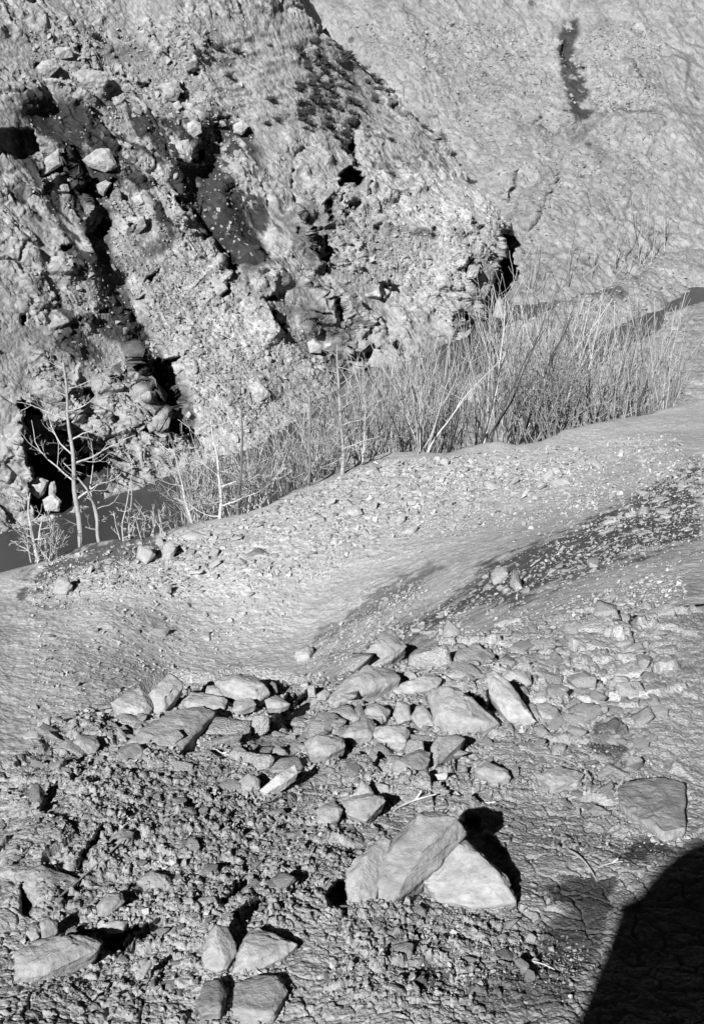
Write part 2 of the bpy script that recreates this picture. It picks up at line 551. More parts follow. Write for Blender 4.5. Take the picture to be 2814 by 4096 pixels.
inner = (np.arange(PA.shape[0])[:, None] >= NDOWN) & np.ones(NC_A, bool)[None, :]
uc = np.where(inner, uu, -9999)
for c, pts, dp in [
    (8, [(0, 930), (60, 850), (110, 850), (100, 960), (90, 1010), (30, 1000)], 0.30),
    (6, [(660, 1130), (740, 1160), (750, 1130), (800, 1210), (740, 1230)], 0.4),
    (7, [(300, 1090), (470, 1080), (690, 1060), (700, 1100), (560, 1160), (430, 1170), (380, 1120)], 0.16),
    (7, [(1040, 1090), (1190, 990), (1200, 1010), (1080, 1130)], 0.15),
    (7, [(960, 1010), (1100, 890), (1100, 930), (1000, 1030)], 0.14),
    (7, [(310, 840), (350, 730), (430, 670), (440, 700), (360, 780)], 0.13),
    (7, [(45, 890), (95, 910), (95, 990), (45, 1000)], 0.25),
    (5, [(1250, 1050), (1400, 1030), (1420, 1090), (1300, 1150), (1250, 1130)], 0.3),
    (7, [(280, 410), (330, 405), (400, 450), (290, 440)], 0.14),
    (7, [(800, 170), (860, 170), (870, 235), (810, 250)], 0.2),
    (6, [(1370, 805), (1415, 805), (1400, 830)], 0.3), (6, [(895, 1080), (920, 1075), (920, 1120), (905, 1120)], 0.25),
    (6, [(765, 965), (785, 965), (790, 1000), (770, 995)], 0.25), (6, [(180, 1110), (225, 1095), (225, 1140), (190, 1140)], 0.25),
    (8, [(490, 505), (550, 485), (700, 520), (720, 590), (830, 680), (880, 900), (860, 920), (800, 790), (640, 610), (600, 550)], 0.10)]:
    carve(PAd, uc, vv, c, pts, dp)

# albedo
tone = np.full(uu.shape, 0.32)
tone += 0.09 * (1 - nearA.reshape(uu.shape))
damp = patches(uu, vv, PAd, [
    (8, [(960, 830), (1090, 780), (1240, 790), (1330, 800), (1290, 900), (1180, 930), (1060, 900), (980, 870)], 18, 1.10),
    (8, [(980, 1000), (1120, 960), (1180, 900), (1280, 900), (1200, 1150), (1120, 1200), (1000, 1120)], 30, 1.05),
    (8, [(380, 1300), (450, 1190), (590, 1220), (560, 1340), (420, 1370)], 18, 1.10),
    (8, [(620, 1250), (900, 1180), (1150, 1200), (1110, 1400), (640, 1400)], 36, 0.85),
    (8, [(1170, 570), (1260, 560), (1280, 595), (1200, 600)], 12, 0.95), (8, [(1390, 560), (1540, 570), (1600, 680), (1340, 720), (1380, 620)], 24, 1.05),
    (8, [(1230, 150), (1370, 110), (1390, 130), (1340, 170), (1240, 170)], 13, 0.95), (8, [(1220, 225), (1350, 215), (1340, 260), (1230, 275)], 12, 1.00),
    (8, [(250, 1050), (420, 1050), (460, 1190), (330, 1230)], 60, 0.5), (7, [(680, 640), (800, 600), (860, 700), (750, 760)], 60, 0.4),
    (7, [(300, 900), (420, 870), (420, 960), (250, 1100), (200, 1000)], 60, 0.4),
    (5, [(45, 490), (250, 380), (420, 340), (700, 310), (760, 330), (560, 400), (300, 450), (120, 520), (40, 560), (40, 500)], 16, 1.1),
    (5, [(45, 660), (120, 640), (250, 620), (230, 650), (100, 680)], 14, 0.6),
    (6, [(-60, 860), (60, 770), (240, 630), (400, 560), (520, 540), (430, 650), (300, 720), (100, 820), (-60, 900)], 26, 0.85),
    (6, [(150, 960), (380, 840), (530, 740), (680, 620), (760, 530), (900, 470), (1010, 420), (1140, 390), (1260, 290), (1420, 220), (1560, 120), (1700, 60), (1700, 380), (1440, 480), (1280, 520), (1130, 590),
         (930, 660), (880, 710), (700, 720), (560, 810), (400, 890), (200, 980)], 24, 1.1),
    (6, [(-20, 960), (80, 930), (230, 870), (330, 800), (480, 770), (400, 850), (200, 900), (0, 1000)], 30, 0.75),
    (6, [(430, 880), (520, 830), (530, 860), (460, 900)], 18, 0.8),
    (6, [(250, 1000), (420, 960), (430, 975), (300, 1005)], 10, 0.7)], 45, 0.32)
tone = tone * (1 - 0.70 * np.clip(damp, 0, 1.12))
dust = patches(uu, vv, PAd, [(6, [(700, 800), (1250, 700), (1560, 690), (1560, 1250), (1000, 1250), (540, 1000)], 150, 1.0),
                             (5, [(40, 650), (160, 740), (170, 800), (60, 860), (30, 860)], 40, 1.6),
                             (5, [(40, 560), (700, 420), (1500, 150), (1590, 250), (800, 560), (100, 760)], 120, 0.7)], 60, 0.6)
tone += 0.07 * dust
tone *= 1 + 0.16 * fbm(PAd.reshape(-1, 3), 0.9, 5, 0.6).reshape(uu.shape)
tone = np.clip(tone, 0.04, 0.7)
fA = grid_faces(*uu.shape)
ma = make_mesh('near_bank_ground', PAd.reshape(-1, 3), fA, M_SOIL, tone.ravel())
ma.materials.append(M_MOUND)
ma.polygons.foreach_set('material_index', (nearA[fA[:, 0]] < .5).astype(np.int32))
link('near_bank_ground', ma, kind='structure')


def surfA(u, v, disp_=True):
    j = np.clip(np.searchsorted(uA, np.asarray(u)), 0, NC_A - 1)
    v = np.asarray(v, float); e = eA[j]; c_ = cv[j]
    im = (v - c_) / (e + extA[j] - c_) * (NR_M - 1)
    i_n = NR_M + NR_S + np.clip((v - e) / (VB - e), 0, 1) ** (1 / 1.08) * (NR_N - 1)
    i = np.clip(np.round(np.where(v < e, im, i_n)).astype(int), 0, NR_M + NR_S + NR_N - 1) + NDOWN
    return (PAd if disp_ else PA)[i, j], nA[i, j], i, j


def clods_(P, size):
    c1, c2, ci = worley(P / size + .3 * np.stack([perlin(P / size * 1.3), perlin(P / size * 1.3 + 9), perlin(P / size * 1.3 + 23)], 1))
    return smooth(c2 - c1, 0.0, 0.13) * _cell[ci, 0] ** 2


# ================================================================== WATER AND LOW RIVER FLATS
ZW = -20.0
wm = make_mesh('river', np.array([[-260, 12, ZW], [260, 12, ZW], [260, 160, ZW], [-260, 160, ZW]]), np.array([[0, 1, 2, 3]]), M_WATER)
link('river_water', wm, kind='structure')

LAND = px(4, [(-60, 1400), (-20, 1080), (20, 900), (50, 780), (110, 690), (330, 700), (430, 770), (560, 770), (640, 720), (710, 680), (790, 640), (810, 540), (860, 470), (960, 440), (1060, 400), (1130, 345), (1220, 320),
              (1540, 130), (1900, -60), (2400, -60), (2400, 1700), (300, 1700)])
POOL = px(4, [(1140, 660), (1200, 570), (1260, 500), (1320, 450), (1540, 350), (1800, 260), (1800, 330), (1560, 440), (1440, 540), (1300, 610), (1160, 710), (1130, 700)])
ug = np.linspace(850, 3400, 510); vg = np.linspace(940, 2000, 330)
UE, VE = np.meshgrid(ug, vg)
PE = on_z(UE, VE, ZW)
wE = (fbm(PE.reshape(-1, 3), 3.0, 4) * 30).reshape(UE.shape)
sl = np.minimum(poly_sd(UE, VE, LAND), -poly_sd(UE, VE, POOL)) + wE
hE = np.where(sl > 0, 1.3 * (1 - np.exp(-sl / 70.0)), -1.2 * (1 - np.exp(sl / 60.0)))
hE += (fbm(PE.reshape(-1, 3), 1.8, 5, 0.55, np.linalg.norm(PE.reshape(-1, 3), axis=1) / F * 5)* 0.10 + 0).reshape(UE.shape) + (.12 * clods_(PE.reshape(-1, 3), .8) + .07 * clods_(PE.reshape(-1, 3), .35)).reshape(UE.shape) * (sl > 0)
PE[..., 2] += hE
tE = 0.27 + 0.04 * fbm(PE.reshape(-1, 3), 2.0, 4).reshape(UE.shape)
dE = patches(UE, VE, PE, [(4, [(1130, 340), (1300, 340), (1360, 380), (1230, 420), (1120, 400)], 20, 0.9), (4, [(1330, 300), (1450, 270), (1420, 330)], 20, 0.6),
                          (4, [(1460, 200), (1560, 160), (1560, 200), (1480, 220)], 20, 0.6), (4, [(790, 900), (960, 850), (980, 870), (820, 915)], 10, 1.0),
                          (4, [(640, 910), (760, 900), (720, 930)], 10, 0.8), (4, [(1320, 760), (1540, 660), (1540, 720), (1360, 800)], 30, 0.55),
                          (4, [(1370, 860), (1500, 820), (1500, 840), (1400, 880)], 14, 0.6),
                          (4, [(-100, 1100), (0, 700), (330, 690), (640, 740), (640, 900), (560, 1060)], 40, 0.7)], 25, 2.0)
tE *= 1 - 0.75 * dE
link('river_flats', make_mesh('river_flats', PE.reshape(-1, 3), grid_faces(*UE.shape), M_CLIFF, np.clip(tE, .05, .6).ravel()), kind='structure')

# ================================================================== THE OPPOSITE BANK
opp_Y = RBF(D([
    (-250, 1240, 36.5), (-100, 1230, 37), (60, 1190, 38.3), (240, 1130, 40.3), (420, 1060, 42.9), (560, 1020, 44.5), (700, 940, 48.2), (800, 850, 52.9), (900, 830, 54), (1050, 765, 58), (1130, 710, 61.5), (1160, 690, 62.5),
    (60, 900, 40.5), (60, 600, 44), (60, 300, 49), (60, 60, 53), (-250, 60, 48), (-250, 600, 40.5), (300, 900, 43.8), (300, 600, 48), (300, 300, 53), (300, 60, 57),
    (500, 800, 47.5), (500, 500, 53), (500, 200, 58), (500, 60, 60), (700, 700, 52.5), (700, 450, 57), (700, 200, 62), (700, 60, 65), (-250, -250, 54), (300, -250, 63), (600, -250, 68),
    (800, 600, 56), (900, 700, 56.8), (900, 400, 62), (850, 180, 68), (1000, 600, 59.5), (1000, 450, 62.5), (1050, 390, 66.5), (1100, 640, 61), (1120, 560, 62.2), (1140, 520, 64), (1160, 510, 66), (1160, 600, 64)]))
SIL = np.array(D([(-600, -300), (560, -300), (640, -60), (700, 40), (760, 95), (800, 130), (840, 175), (880, 215), (940, 275), (1000, 335), (1050, 390), (1090, 435), (1125, 480), (1150, 512), (1168, 530)]))
BASEL = np.array(D([(-600, 1270), (-100, 1235), (60, 1200), (150, 1170), (240, 1136), (330, 1110), (420, 1066), (480, 1040), (560, 1025), (640, 1010), (700, 950), (750, 890), (800, 855), (900, 835), (1050, 770), (1130, 715), (1168, 695)]))
NC_C = 820; NR_C = 760
uC = np.concatenate([np.linspace(-560, 1980, NC_C - 60), np.linspace(1983, 2056, 60)])
top = np.interp(uC, SIL[:, 0], SIL[:, 1]); bot = np.interp(uC, BASEL[:, 0], BASEL[:, 1]) + 14
vC = top[None, :] + (bot - top)[None, :] * np.linspace(0, 1, NR_C)[:, None]
UC = np.broadcast_to(uC[None, :], vC.shape).copy()
YC = opp_Y(UC, vC)
# the nose turns away from the river at its right end
turn = px(0, [(1165, 440), (1140, 520), (1128, 560), (1124, 600), (1112, 640), (1085, 680), (1050, 760), (1040, 820)])
tu = np.interp(vC, turn[:, 1], turn[:, 0])
YC += np.clip(UC - tu, 0, None) * 0.11 * smooth(vC, 860, 960)
PC = at(UC, vC, YC)


def scarp(P, u, v, line, h, w, wr=8.0, taper=True):
    """a rib of rock along a line: the ground bulges out on its left side and falls sheer on its right"""
    lo = line.min(0) - w * 4; hi = line.max(0) + w * 4
    m = (u > lo[0]) & (u < hi[0]) & (v > lo[1]) & (v < hi[1])
    d, s, t = seg_dist(u[m], v[m], line)
    # right of a line that runs down the picture is where it falls
    d = d * s
    wobble = perlin(P[m] / 0.9) * 18 + perlin(P[m] / 0.35) * 7
    d = d + wobble
    f = np.where(d < 0, np.exp(d / w), np.clip(1 - d / wr, 0, 1))
    if taper:
        f = f * smooth(t, 0.0, 0.15) * smooth(1 - t, 0.0, 0.15)
    r = P[m] / np.linalg.norm(P[m], axis=-1, keepdims=True)
    P[m] -= r * (f * h)[:, None]


def trench(P, u, v, line, depth, w):
    lo = line.min(0) - w * 3; hi = line.max(0) + w * 3
    m = (u > lo[0]) & (u < hi[0]) & (v > lo[1]) & (v < hi[1])
    d, s, t = seg_dist(u[m], v[m], line)
    d = d + perlin(P[m] / 1.3) * w * 0.5
    f = np.exp(-(d / w) ** 2) * smooth(t, 0, .1) * smooth(1 - t, 0, .1)
    r = P[m] / np.linalg.norm(P[m], axis=-1, keepdims=True)
    P[m] += r * (f * depth)[:, None]


# ribs and gullies, each along a line of the slope (top to bottom)
for c, pts, h, w, wr in [
    (3, [(50, 735), (110, 790), (180, 830), (230, 890), (280, 930), (340, 985), (400, 1010), (420, 1080), (415, 1180)], 2.6, 90, 10),
    (3, [(540, 470), (600, 540), (640, 590), (665, 660), (700, 690)], 1.4, 60, 10),
    (3, [(600, 690), (680, 700), (790, 740)], 1.0, 40, 10),
    (3, [(700, 800), (720, 830), (770, 850), (825, 860)], 1.1, 45, 10),
    (1, [(735, 790), (760, 850), (800, 920), (830, 960), (880, 1010), (950, 1090), (1040, 1210)], 1.1, 70, 9),
    (3, [(970, 30), (1010, 70), (1050, 100)], 1.2, 60, 9),
    (3, [(1190, 220), (1225, 290), (1235, 340), (1290, 390)], 1.3, 60, 9),
    (1, [(850, 620), (845, 700)], 1.0, 40, 9),
    (1, [(1340, 900), (1390, 1000), (1430, 1060), (1480, 1150), (1520, 1200)], 1.1, 60, 9),
    (1, [(780, 320), (790, 400)], 0.8, 35, 9),
    (1, [(50, 690), (120, 650), (110, 600)], 0.9, 50, 9),
    (1, [(115, 770), (180, 770), (230, 740)], 0.9, 40, 9),
    (1, [(230, 640), (250, 720), (300, 790), (340, 850), (350, 950), (345, 1050), (360, 1150), (400, 1240)], 0.9, 60, 12),
    (2, [(0, 870), (20, 930), (40, 960)], 0.7, 40, 8),
    (4, [(250, 250), (285, 270), (280, 340)], 1.0, 50, 9),
    (4, [(690, 165), (660, 200), (620, 220)], 1.0, 40, 8),
    (4, [(600, 400), (630, 440), (640, 490)], 1.3, 50, 9),
    (4, [(110, 560), (150, 590), (190, 610)], 1.2, 45, 10),
    (4, [(400, 570), (440, 600), (420, 640)], 0.9, 40, 10),
    (4, [(40, 330), (60, 400), (50, 470)], 0.8, 40, 9)]:
    scarp(PC, UC, vC, px(c, pts), h, w, wr)
for c, pts, dp, w in [
    (1, [(900, 480), (960, 650), (880, 760), (850, 900), (930, 1060), (1060, 1230)], 1.3, 70),
    (1, [(60, 380), (200, 560), (290, 700), (310, 830), (400, 1000), (420, 1200)], 0.7, 70),
    (3, [(440, 100), (560, 330), (650, 480), (690, 620), (760, 760), (840, 900), (880, 990)], 0.75, 55),
    (1, [(1000, 800), (1100, 900), (1170, 1080), (1220, 1200)], 0.7, 40),
    (3, [(1250, 180), (1350, 330), (1500, 480)], 0.8, 60),
    (2, [(130, 480), (120, 600), (140, 690)], 0.7, 20)]:
    trench(PC, UC, vC, px(c, pts), dp, w)

nC = grid_normals(PC)
# normals of the broad shape only, so that fine relief stays upright on the slope
fl = PC.reshape(-1, 3); ftc = np.linalg.norm(fl, axis=1) / F * 4
smoothC = patches(UC, vC, PC, [(1, [(860, 60), (1600, 60), (1600, 420), (1500, 520), (1150, 560), (1000, 460), (900, 300)], 60, 1.0),
                               (3, [(740, 60), (1000, 150), (1200, 330), (1380, 420), (1400, 700), (1250, 900), (1000, 950), (850, 700), (700, 400)], 60, 0.8),
                               (1, [(60, 60), (340, 60), (300, 140), (100, 150)], 40, 0.6)], 40, 3.0).ravel()
q = fl @ np.array([[.80, .1, .59], [-.2, .97, .1], [-.56, -.2, .80]])
FALL = np.array([.457, -.432, -.777])
al = fl @ FALL
strk = (fl - .68 * al[:, None] * FALL)                       # drawn out down the fall line
strk_n = fbm(strk, 1.1, 5, .6)
strat = fbm(q / np.array([3.5, 2.0, .5]), 0.8, 5, 0.6, ftc)
def slabs(size, warp):
    s1, s2, si = worley(q / np.array(size) + warp * np.stack([perlin(fl / size[0]), perlin(fl / size[0] + 9), perlin(fl / size[0] + 5)], 1))
    tl = ((_cell[si] - .5) * (q / np.array(size) - np.floor(q / np.array(size)) - .5)).sum(1)
    return smooth(s2 - s1, .0, .09) * (_cell[si, 0] ** 2 + .7 * tl)


crag = patches(UC, vC, PC, [(1, [(40, 90), (340, 150), (700, 60), (930, 110), (900, 420), (600, 330), (500, 420), (330, 520), (40, 380)], 60, 1.0), (1, [(40, 560), (240, 600), (500, 720), (470, 880), (330, 950), (340, 1239), (40, 1239)], 60, .6),
                            (1, [(800, 480), (1130, 520), (1100, 640), (900, 640)], 40, 1.0), (1, [(900, 850), (1200, 900), (1596, 650), (1596, 1239), (1000, 1239)], 80, .8), (2, [(-40, 700), (300, 760), (800, 940), (840, 1254), (-40, 1254)], 60, 1.0),
                            (4, [(-40, -20), (760, 0), (840, 60), (760, 400), (500, 640), (-40, 640)], 60, 1.0), (3, [(200, 200), (520, 280), (720, 480), (850, 700), (860, 1000), (420, 1180), (40, 1200), (40, 600)], 80, .7),
                            (3, [(900, 0), (1590, 0), (1590, 480), (1350, 420), (1200, 280)], 50, .8)], 50, 2.0).ravel()
crag = (.55 + .45 * crag) * smooth(fbm(fl, 2.2, 3, .5), -.35, .25)
roughC = 1 - 0.85 * smoothC
dC = fbm(fl, 5.0, 3, .5) * 0.28 + (1 - smoothC) * strk_n * .012 + roughC * (fbm(fl, 1.4, 6, .55, ftc) * (.04 + .08 * crag) + strat * 0.15 * crag
     + crag * (slabs((2.4, 1.5, .7), .3) * .50 + slabs((.95, .7, .3), .3) * .24) + slabs((.4, .34, .16), .3) * (.03 + .09 * crag))
dC += smoothC * (fbm(fl, 1.0, 6, .6, ftc) * 0.05 + fbm(fl / np.array([2.0, 2.0, .4]), .9, 5, .65, ftc) * .055 + slabs((.5, .45, .22), .3) * .05)
# little steps trodden across the grassy upper slope
zz = fl[:, 2] + 0.45 * perlin(fl / 3.0) + .15 * perlin(fl / .8)
saw = (zz / 0.62) % 1.0
dC += smoothC * (vC.ravel() < 1100) * (np.abs(saw - .5) - .25) * 0.16
PCd = PC + nC * dC.reshape(UC.shape)[..., None]
# the cave, and hollows added to make black shade over the slope and nose
for c, pts, dp in [
    (2, [(55, 770), (60, 735), (110, 695), (150, 720), (160, 775), (125, 790), (90, 785)], 5.0), (2, [(100, 600), (130, 560), (138, 600), (110, 635)], 2.0), (2, [(125, 640), (145, 680), (150, 700), (130, 690)], 1.5),
    (2, [(200, 270), (222, 275), (222, 305), (240, 330), (215, 310)], 1.5), (2, [(285, 430), (310, 430), (305, 450), (280, 445)], 1.2), (2, [(495, 595), (525, 595), (520, 610), (500, 605)], 1.0),
    (2, [(5, 860), (20, 870), (35, 930), (22, 925)], 1.5), (2, [(70, 910), (100, 910), (90, 930)], 1.0), (2, [(80, 870), (140, 865), (130, 890), (90, 890)], 1.0),
    (3, [(30, 720), (120, 780), (180, 820), (250, 895), (330, 955), (395, 975), (422, 1050), (425, 1175), (300, 1215), (200, 1250), (100, 1260), (60, 1190), (85, 1080), (45, 980), (70, 880)], 6.0),
    (3, [(635, 550), (690, 530), (715, 600), (715, 680), (668, 690), (645, 620)], 2.6), (3, [(665, 690), (720, 690), (790, 735), (770, 748), (690, 715)], 1.6), (3, [(715, 800), (760, 800), (828, 855), (790, 868), (725, 845)], 2.2),
    (3, [(620, 870), (680, 865), (680, 885), (625, 890)], 1.0), (3, [(705, 905), (750, 915), (720, 940)], 1.0), (3, [(715, 540), (780, 515), (770, 535), (720, 555)], 1.2),
    (3, [(615, 150), (640, 120), (690, 88), (685, 110), (650, 140)], 1.3), (3, [(590, 245), (610, 215), (630, 215), (620, 245)], 1.4), (3, [(1190, 235), (1215, 213), (1235, 225), (1205, 250)], 1.4),
    (3, [(1215, 285), (1240, 300), (1290, 345), (1295, 390), (1240, 350)], 2.2), (3, [(510, 300), (545, 290), (558, 308), (520, 312)], 1.2), (3, [(990, 30), (1020, 50), (1050, 95), (1010, 80)], 1.6),
    (3, [(980, 180), (1015, 175), (1015, 195), (980, 218)], 1.0), (3, [(535, 455), (560, 450), (555, 480), (540, 475)], 1.0), (3, [(530, 540), (550, 560), (545, 575)], 1.0), (3, [(440, 620), (490, 605), (495, 628), (450, 628)], .9),
    (3, [(330, 665), (368, 655), (365, 690), (340, 690)], .9), (3, [(290, 690), (330, 680), (320, 710), (280, 712)], .8), (3, [(400, 290), (435, 280), (440, 298), (410, 303)], .9), (3, [(45, 315), (65, 315), (65, 350), (45, 350)], 1.2),
    (1, [(-120, 560), (40, 550), (85, 560), (100, 590), (128, 630), (112, 675), (40, 690), (-120, 640)], 2.2), (1, [(120, 745), (150, 725), (225, 722), (225, 745), (150, 775)], 1.6), (1, [(845, 635), (885, 640), (885, 690), (840, 695)], 1.6),
    (1, [(778, 335), (800, 340), (800, 405), (765, 410)], 1.3), (1, [(90, 230), (120, 228), (118, 250), (92, 255)], 1.3), (1, [(745, 835), (765, 860), (815, 940), (800, 935)], 1.3), (1, [(885, 1040), (920, 1060), (900, 1075)], 1.0),
    (1, [(1050, 1180), (990, 1130), (1000, 1160), (1040, 1205)], 1.3), (1, [(225, 1100), (260, 1110), (250, 1130), (230, 1125)], .9), (1, [(300, 840), (340, 800), (365, 850), (320, 870)], 1.4), (1, [(360, 1040), (420, 980), (460, 990), (440, 1040), (370, 1070)], 1.3),
    (1, [(400, 850), (430, 830), (460, 800), (450, 850), (410, 870)], 1.2), (1, [(1305, 745), (1325, 735), (1320, 830), (1305, 850)], .9), (1, [(1340, 990), (1360, 1010), (1350, 1040)], 1.0), (1, [(1430, 1010), (1460, 1020), (1445, 1050)], 1.0), (1, [(1420, 1110), (1500, 1170), (1520, 1200), (1450, 1150)], 1.5),
    (1, [(600, 70), (630, 60), (625, 80)], .9), (1, [(290, 150), (310, 150), (300, 170)], .9), (1, [(480, 285), (500, 285), (490, 305)], .9), (1, [(610, 340), (650, 315), (640, 335)], .9), (1, [(830, 270), (875, 275), (870, 295), (840, 290)], .9), (1, [(900, 120), (925, 105), (920, 130)], .9),
    (4, [(255, 265), (292, 260), (285, 330), (255, 335)], 1.4), (4, [(645, 170), (695, 178), (670, 195), (620, 218)], 1.4), (4, [(605, 405), (640, 430), (620, 490), (575, 482)], 1.6), (4, [(120, 580), (195, 585), (185, 615), (130, 612)], 1.4), (4, [(150, 478), (190, 485), (185, 500)], 1.0),
    (4, [(395, 595), (435, 595), (425, 625)], 1.2), (4, [(88, 640), (115, 640), (110, 680), (92, 678)], 1.0), (4, [(228, 578), (252, 578), (248, 608)], 1.0), (4, [(45, 330), (65, 400), (62, 430), (48, 420)], 1.2), (4, [(230, 5), (255, 0), (250, 35)], .8), (4, [(0, 60), (20, 120), (10, 220), (-10, 150)], 1.2),
    (4, [(310, 560), (345, 590), (335, 610)], .9), (4, [(715, 10), (690, 40), (640, 60), (700, 45)], .7), (4, [(500, 10), (510, 60), (498, 60)], .7),
    (4, [(795, 110), (805, 80), (835, 25), (866, 45), (855, 120), (842, 225), (885, 300), (800, 280), (760, 330), (725, 400), (745, 300), (780, 200)], 3.5)]:
    carve(PCd, UC, vC, c, pts, dp, 9)

tC = np.full(UC.shape, 0.31)
tC += 0.10 * patches(UC, vC, PC, [(3, [(700, 60), (1000, 150), (1200, 330), (1500, 480), (1450, 700), (1250, 950), (1000, 950), (850, 700), (700, 400)], 80, 1.0),
                                  (1, [(440, 590), (560, 600), (740, 780), (760, 830), (640, 800), (500, 690)], 14, 1.2), (1, [(330, 500), (430, 550), (420, 570), (340, 530)], 10, 1.1),
                                  (1, [(650, 860), (760, 850), (830, 980), (1000, 1200), (740, 1230), (730, 1000)], 40, 1.0),
                                  (2, [(150, 760), (800, 760), (840, 960), (500, 1000), (300, 900)], 80, 0.7), (4, [(0, 60), (700, 60), (760, 300), (500, 420), (50, 300)], 80, 0.5)], 40, 2.0)
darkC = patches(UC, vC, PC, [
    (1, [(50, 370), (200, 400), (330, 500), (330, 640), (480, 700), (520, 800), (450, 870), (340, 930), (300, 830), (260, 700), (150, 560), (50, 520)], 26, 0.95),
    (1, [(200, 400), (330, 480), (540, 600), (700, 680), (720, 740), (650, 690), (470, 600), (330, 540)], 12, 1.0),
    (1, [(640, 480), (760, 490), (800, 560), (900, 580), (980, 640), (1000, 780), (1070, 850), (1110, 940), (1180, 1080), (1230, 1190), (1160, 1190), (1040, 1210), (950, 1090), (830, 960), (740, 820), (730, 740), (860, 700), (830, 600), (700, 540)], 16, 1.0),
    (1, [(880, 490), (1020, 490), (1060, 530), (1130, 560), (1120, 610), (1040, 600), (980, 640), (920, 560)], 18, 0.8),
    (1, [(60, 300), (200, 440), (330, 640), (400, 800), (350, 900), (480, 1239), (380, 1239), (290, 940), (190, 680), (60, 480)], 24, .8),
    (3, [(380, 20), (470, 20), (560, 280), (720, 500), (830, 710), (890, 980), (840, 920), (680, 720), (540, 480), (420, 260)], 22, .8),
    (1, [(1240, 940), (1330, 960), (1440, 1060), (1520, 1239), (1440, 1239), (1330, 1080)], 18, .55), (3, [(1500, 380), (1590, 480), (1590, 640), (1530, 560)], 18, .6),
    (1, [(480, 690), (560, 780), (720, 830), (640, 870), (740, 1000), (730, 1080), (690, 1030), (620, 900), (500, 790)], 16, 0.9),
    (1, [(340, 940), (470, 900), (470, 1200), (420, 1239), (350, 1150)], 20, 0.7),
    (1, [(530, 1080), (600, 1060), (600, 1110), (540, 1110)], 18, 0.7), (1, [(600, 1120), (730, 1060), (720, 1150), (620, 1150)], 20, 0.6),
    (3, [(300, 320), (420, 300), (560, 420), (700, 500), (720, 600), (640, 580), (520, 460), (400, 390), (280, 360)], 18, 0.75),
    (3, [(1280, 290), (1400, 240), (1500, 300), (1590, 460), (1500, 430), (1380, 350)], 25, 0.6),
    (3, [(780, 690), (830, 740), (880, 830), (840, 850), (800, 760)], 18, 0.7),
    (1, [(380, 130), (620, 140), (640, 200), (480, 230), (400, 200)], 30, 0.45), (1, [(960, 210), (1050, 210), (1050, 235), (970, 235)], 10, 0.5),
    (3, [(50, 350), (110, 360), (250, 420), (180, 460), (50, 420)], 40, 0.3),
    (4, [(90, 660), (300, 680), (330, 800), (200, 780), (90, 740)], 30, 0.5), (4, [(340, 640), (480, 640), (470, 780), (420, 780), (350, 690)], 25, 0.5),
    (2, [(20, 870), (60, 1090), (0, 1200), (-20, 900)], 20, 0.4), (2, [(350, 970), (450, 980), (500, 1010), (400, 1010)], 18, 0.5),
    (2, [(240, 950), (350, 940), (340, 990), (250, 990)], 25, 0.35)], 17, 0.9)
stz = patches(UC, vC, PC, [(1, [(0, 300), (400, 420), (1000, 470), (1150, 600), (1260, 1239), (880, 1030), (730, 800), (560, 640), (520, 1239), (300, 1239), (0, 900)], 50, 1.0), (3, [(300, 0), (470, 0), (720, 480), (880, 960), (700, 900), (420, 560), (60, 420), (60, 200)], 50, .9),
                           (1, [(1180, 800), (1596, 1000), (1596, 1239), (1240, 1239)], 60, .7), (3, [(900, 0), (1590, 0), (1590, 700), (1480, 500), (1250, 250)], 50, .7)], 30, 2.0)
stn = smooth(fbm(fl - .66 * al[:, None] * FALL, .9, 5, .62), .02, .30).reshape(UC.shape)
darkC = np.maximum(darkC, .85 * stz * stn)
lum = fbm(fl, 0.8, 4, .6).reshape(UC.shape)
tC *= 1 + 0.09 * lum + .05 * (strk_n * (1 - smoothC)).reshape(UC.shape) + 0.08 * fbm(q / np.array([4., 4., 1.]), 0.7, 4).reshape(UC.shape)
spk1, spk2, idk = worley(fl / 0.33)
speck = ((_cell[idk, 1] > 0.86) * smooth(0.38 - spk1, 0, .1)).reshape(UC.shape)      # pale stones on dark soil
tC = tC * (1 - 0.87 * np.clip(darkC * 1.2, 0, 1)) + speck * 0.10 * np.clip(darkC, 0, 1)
# rows of dark tufts along the trodden steps
tuft = smooth(fbm(fl / np.array([3.0, 3.0, .45]), 0.8, 4, .6), 0.18, 0.5) * smooth(np.abs(saw - .5), .25, .42) * smoothC * (vC.ravel() < 1200)
tC *= 1 - 0.55 * tuft.reshape(UC.shape)
tuft2 = smooth(fbm(fl, 0.55, 4, .6), 0.25, 0.45).reshape(UC.shape) * patches(UC, vC, PC, [(2, [(0, 80), (130, 130), (330, 420), (480, 560), (680, 760), (300, 760), (0, 600)], 60, 1.0), (2, [(0, 300), (200, 350), (200, 560), (0, 620)], 50, 1.0), (1, [(650, 180), (960, 60), (960, 300), (700, 280)], 50, .7)], 30, 2.0)
tC *= 1 - 0.6 * tuft2
tC = np.clip(tC, 0.035, 0.6)

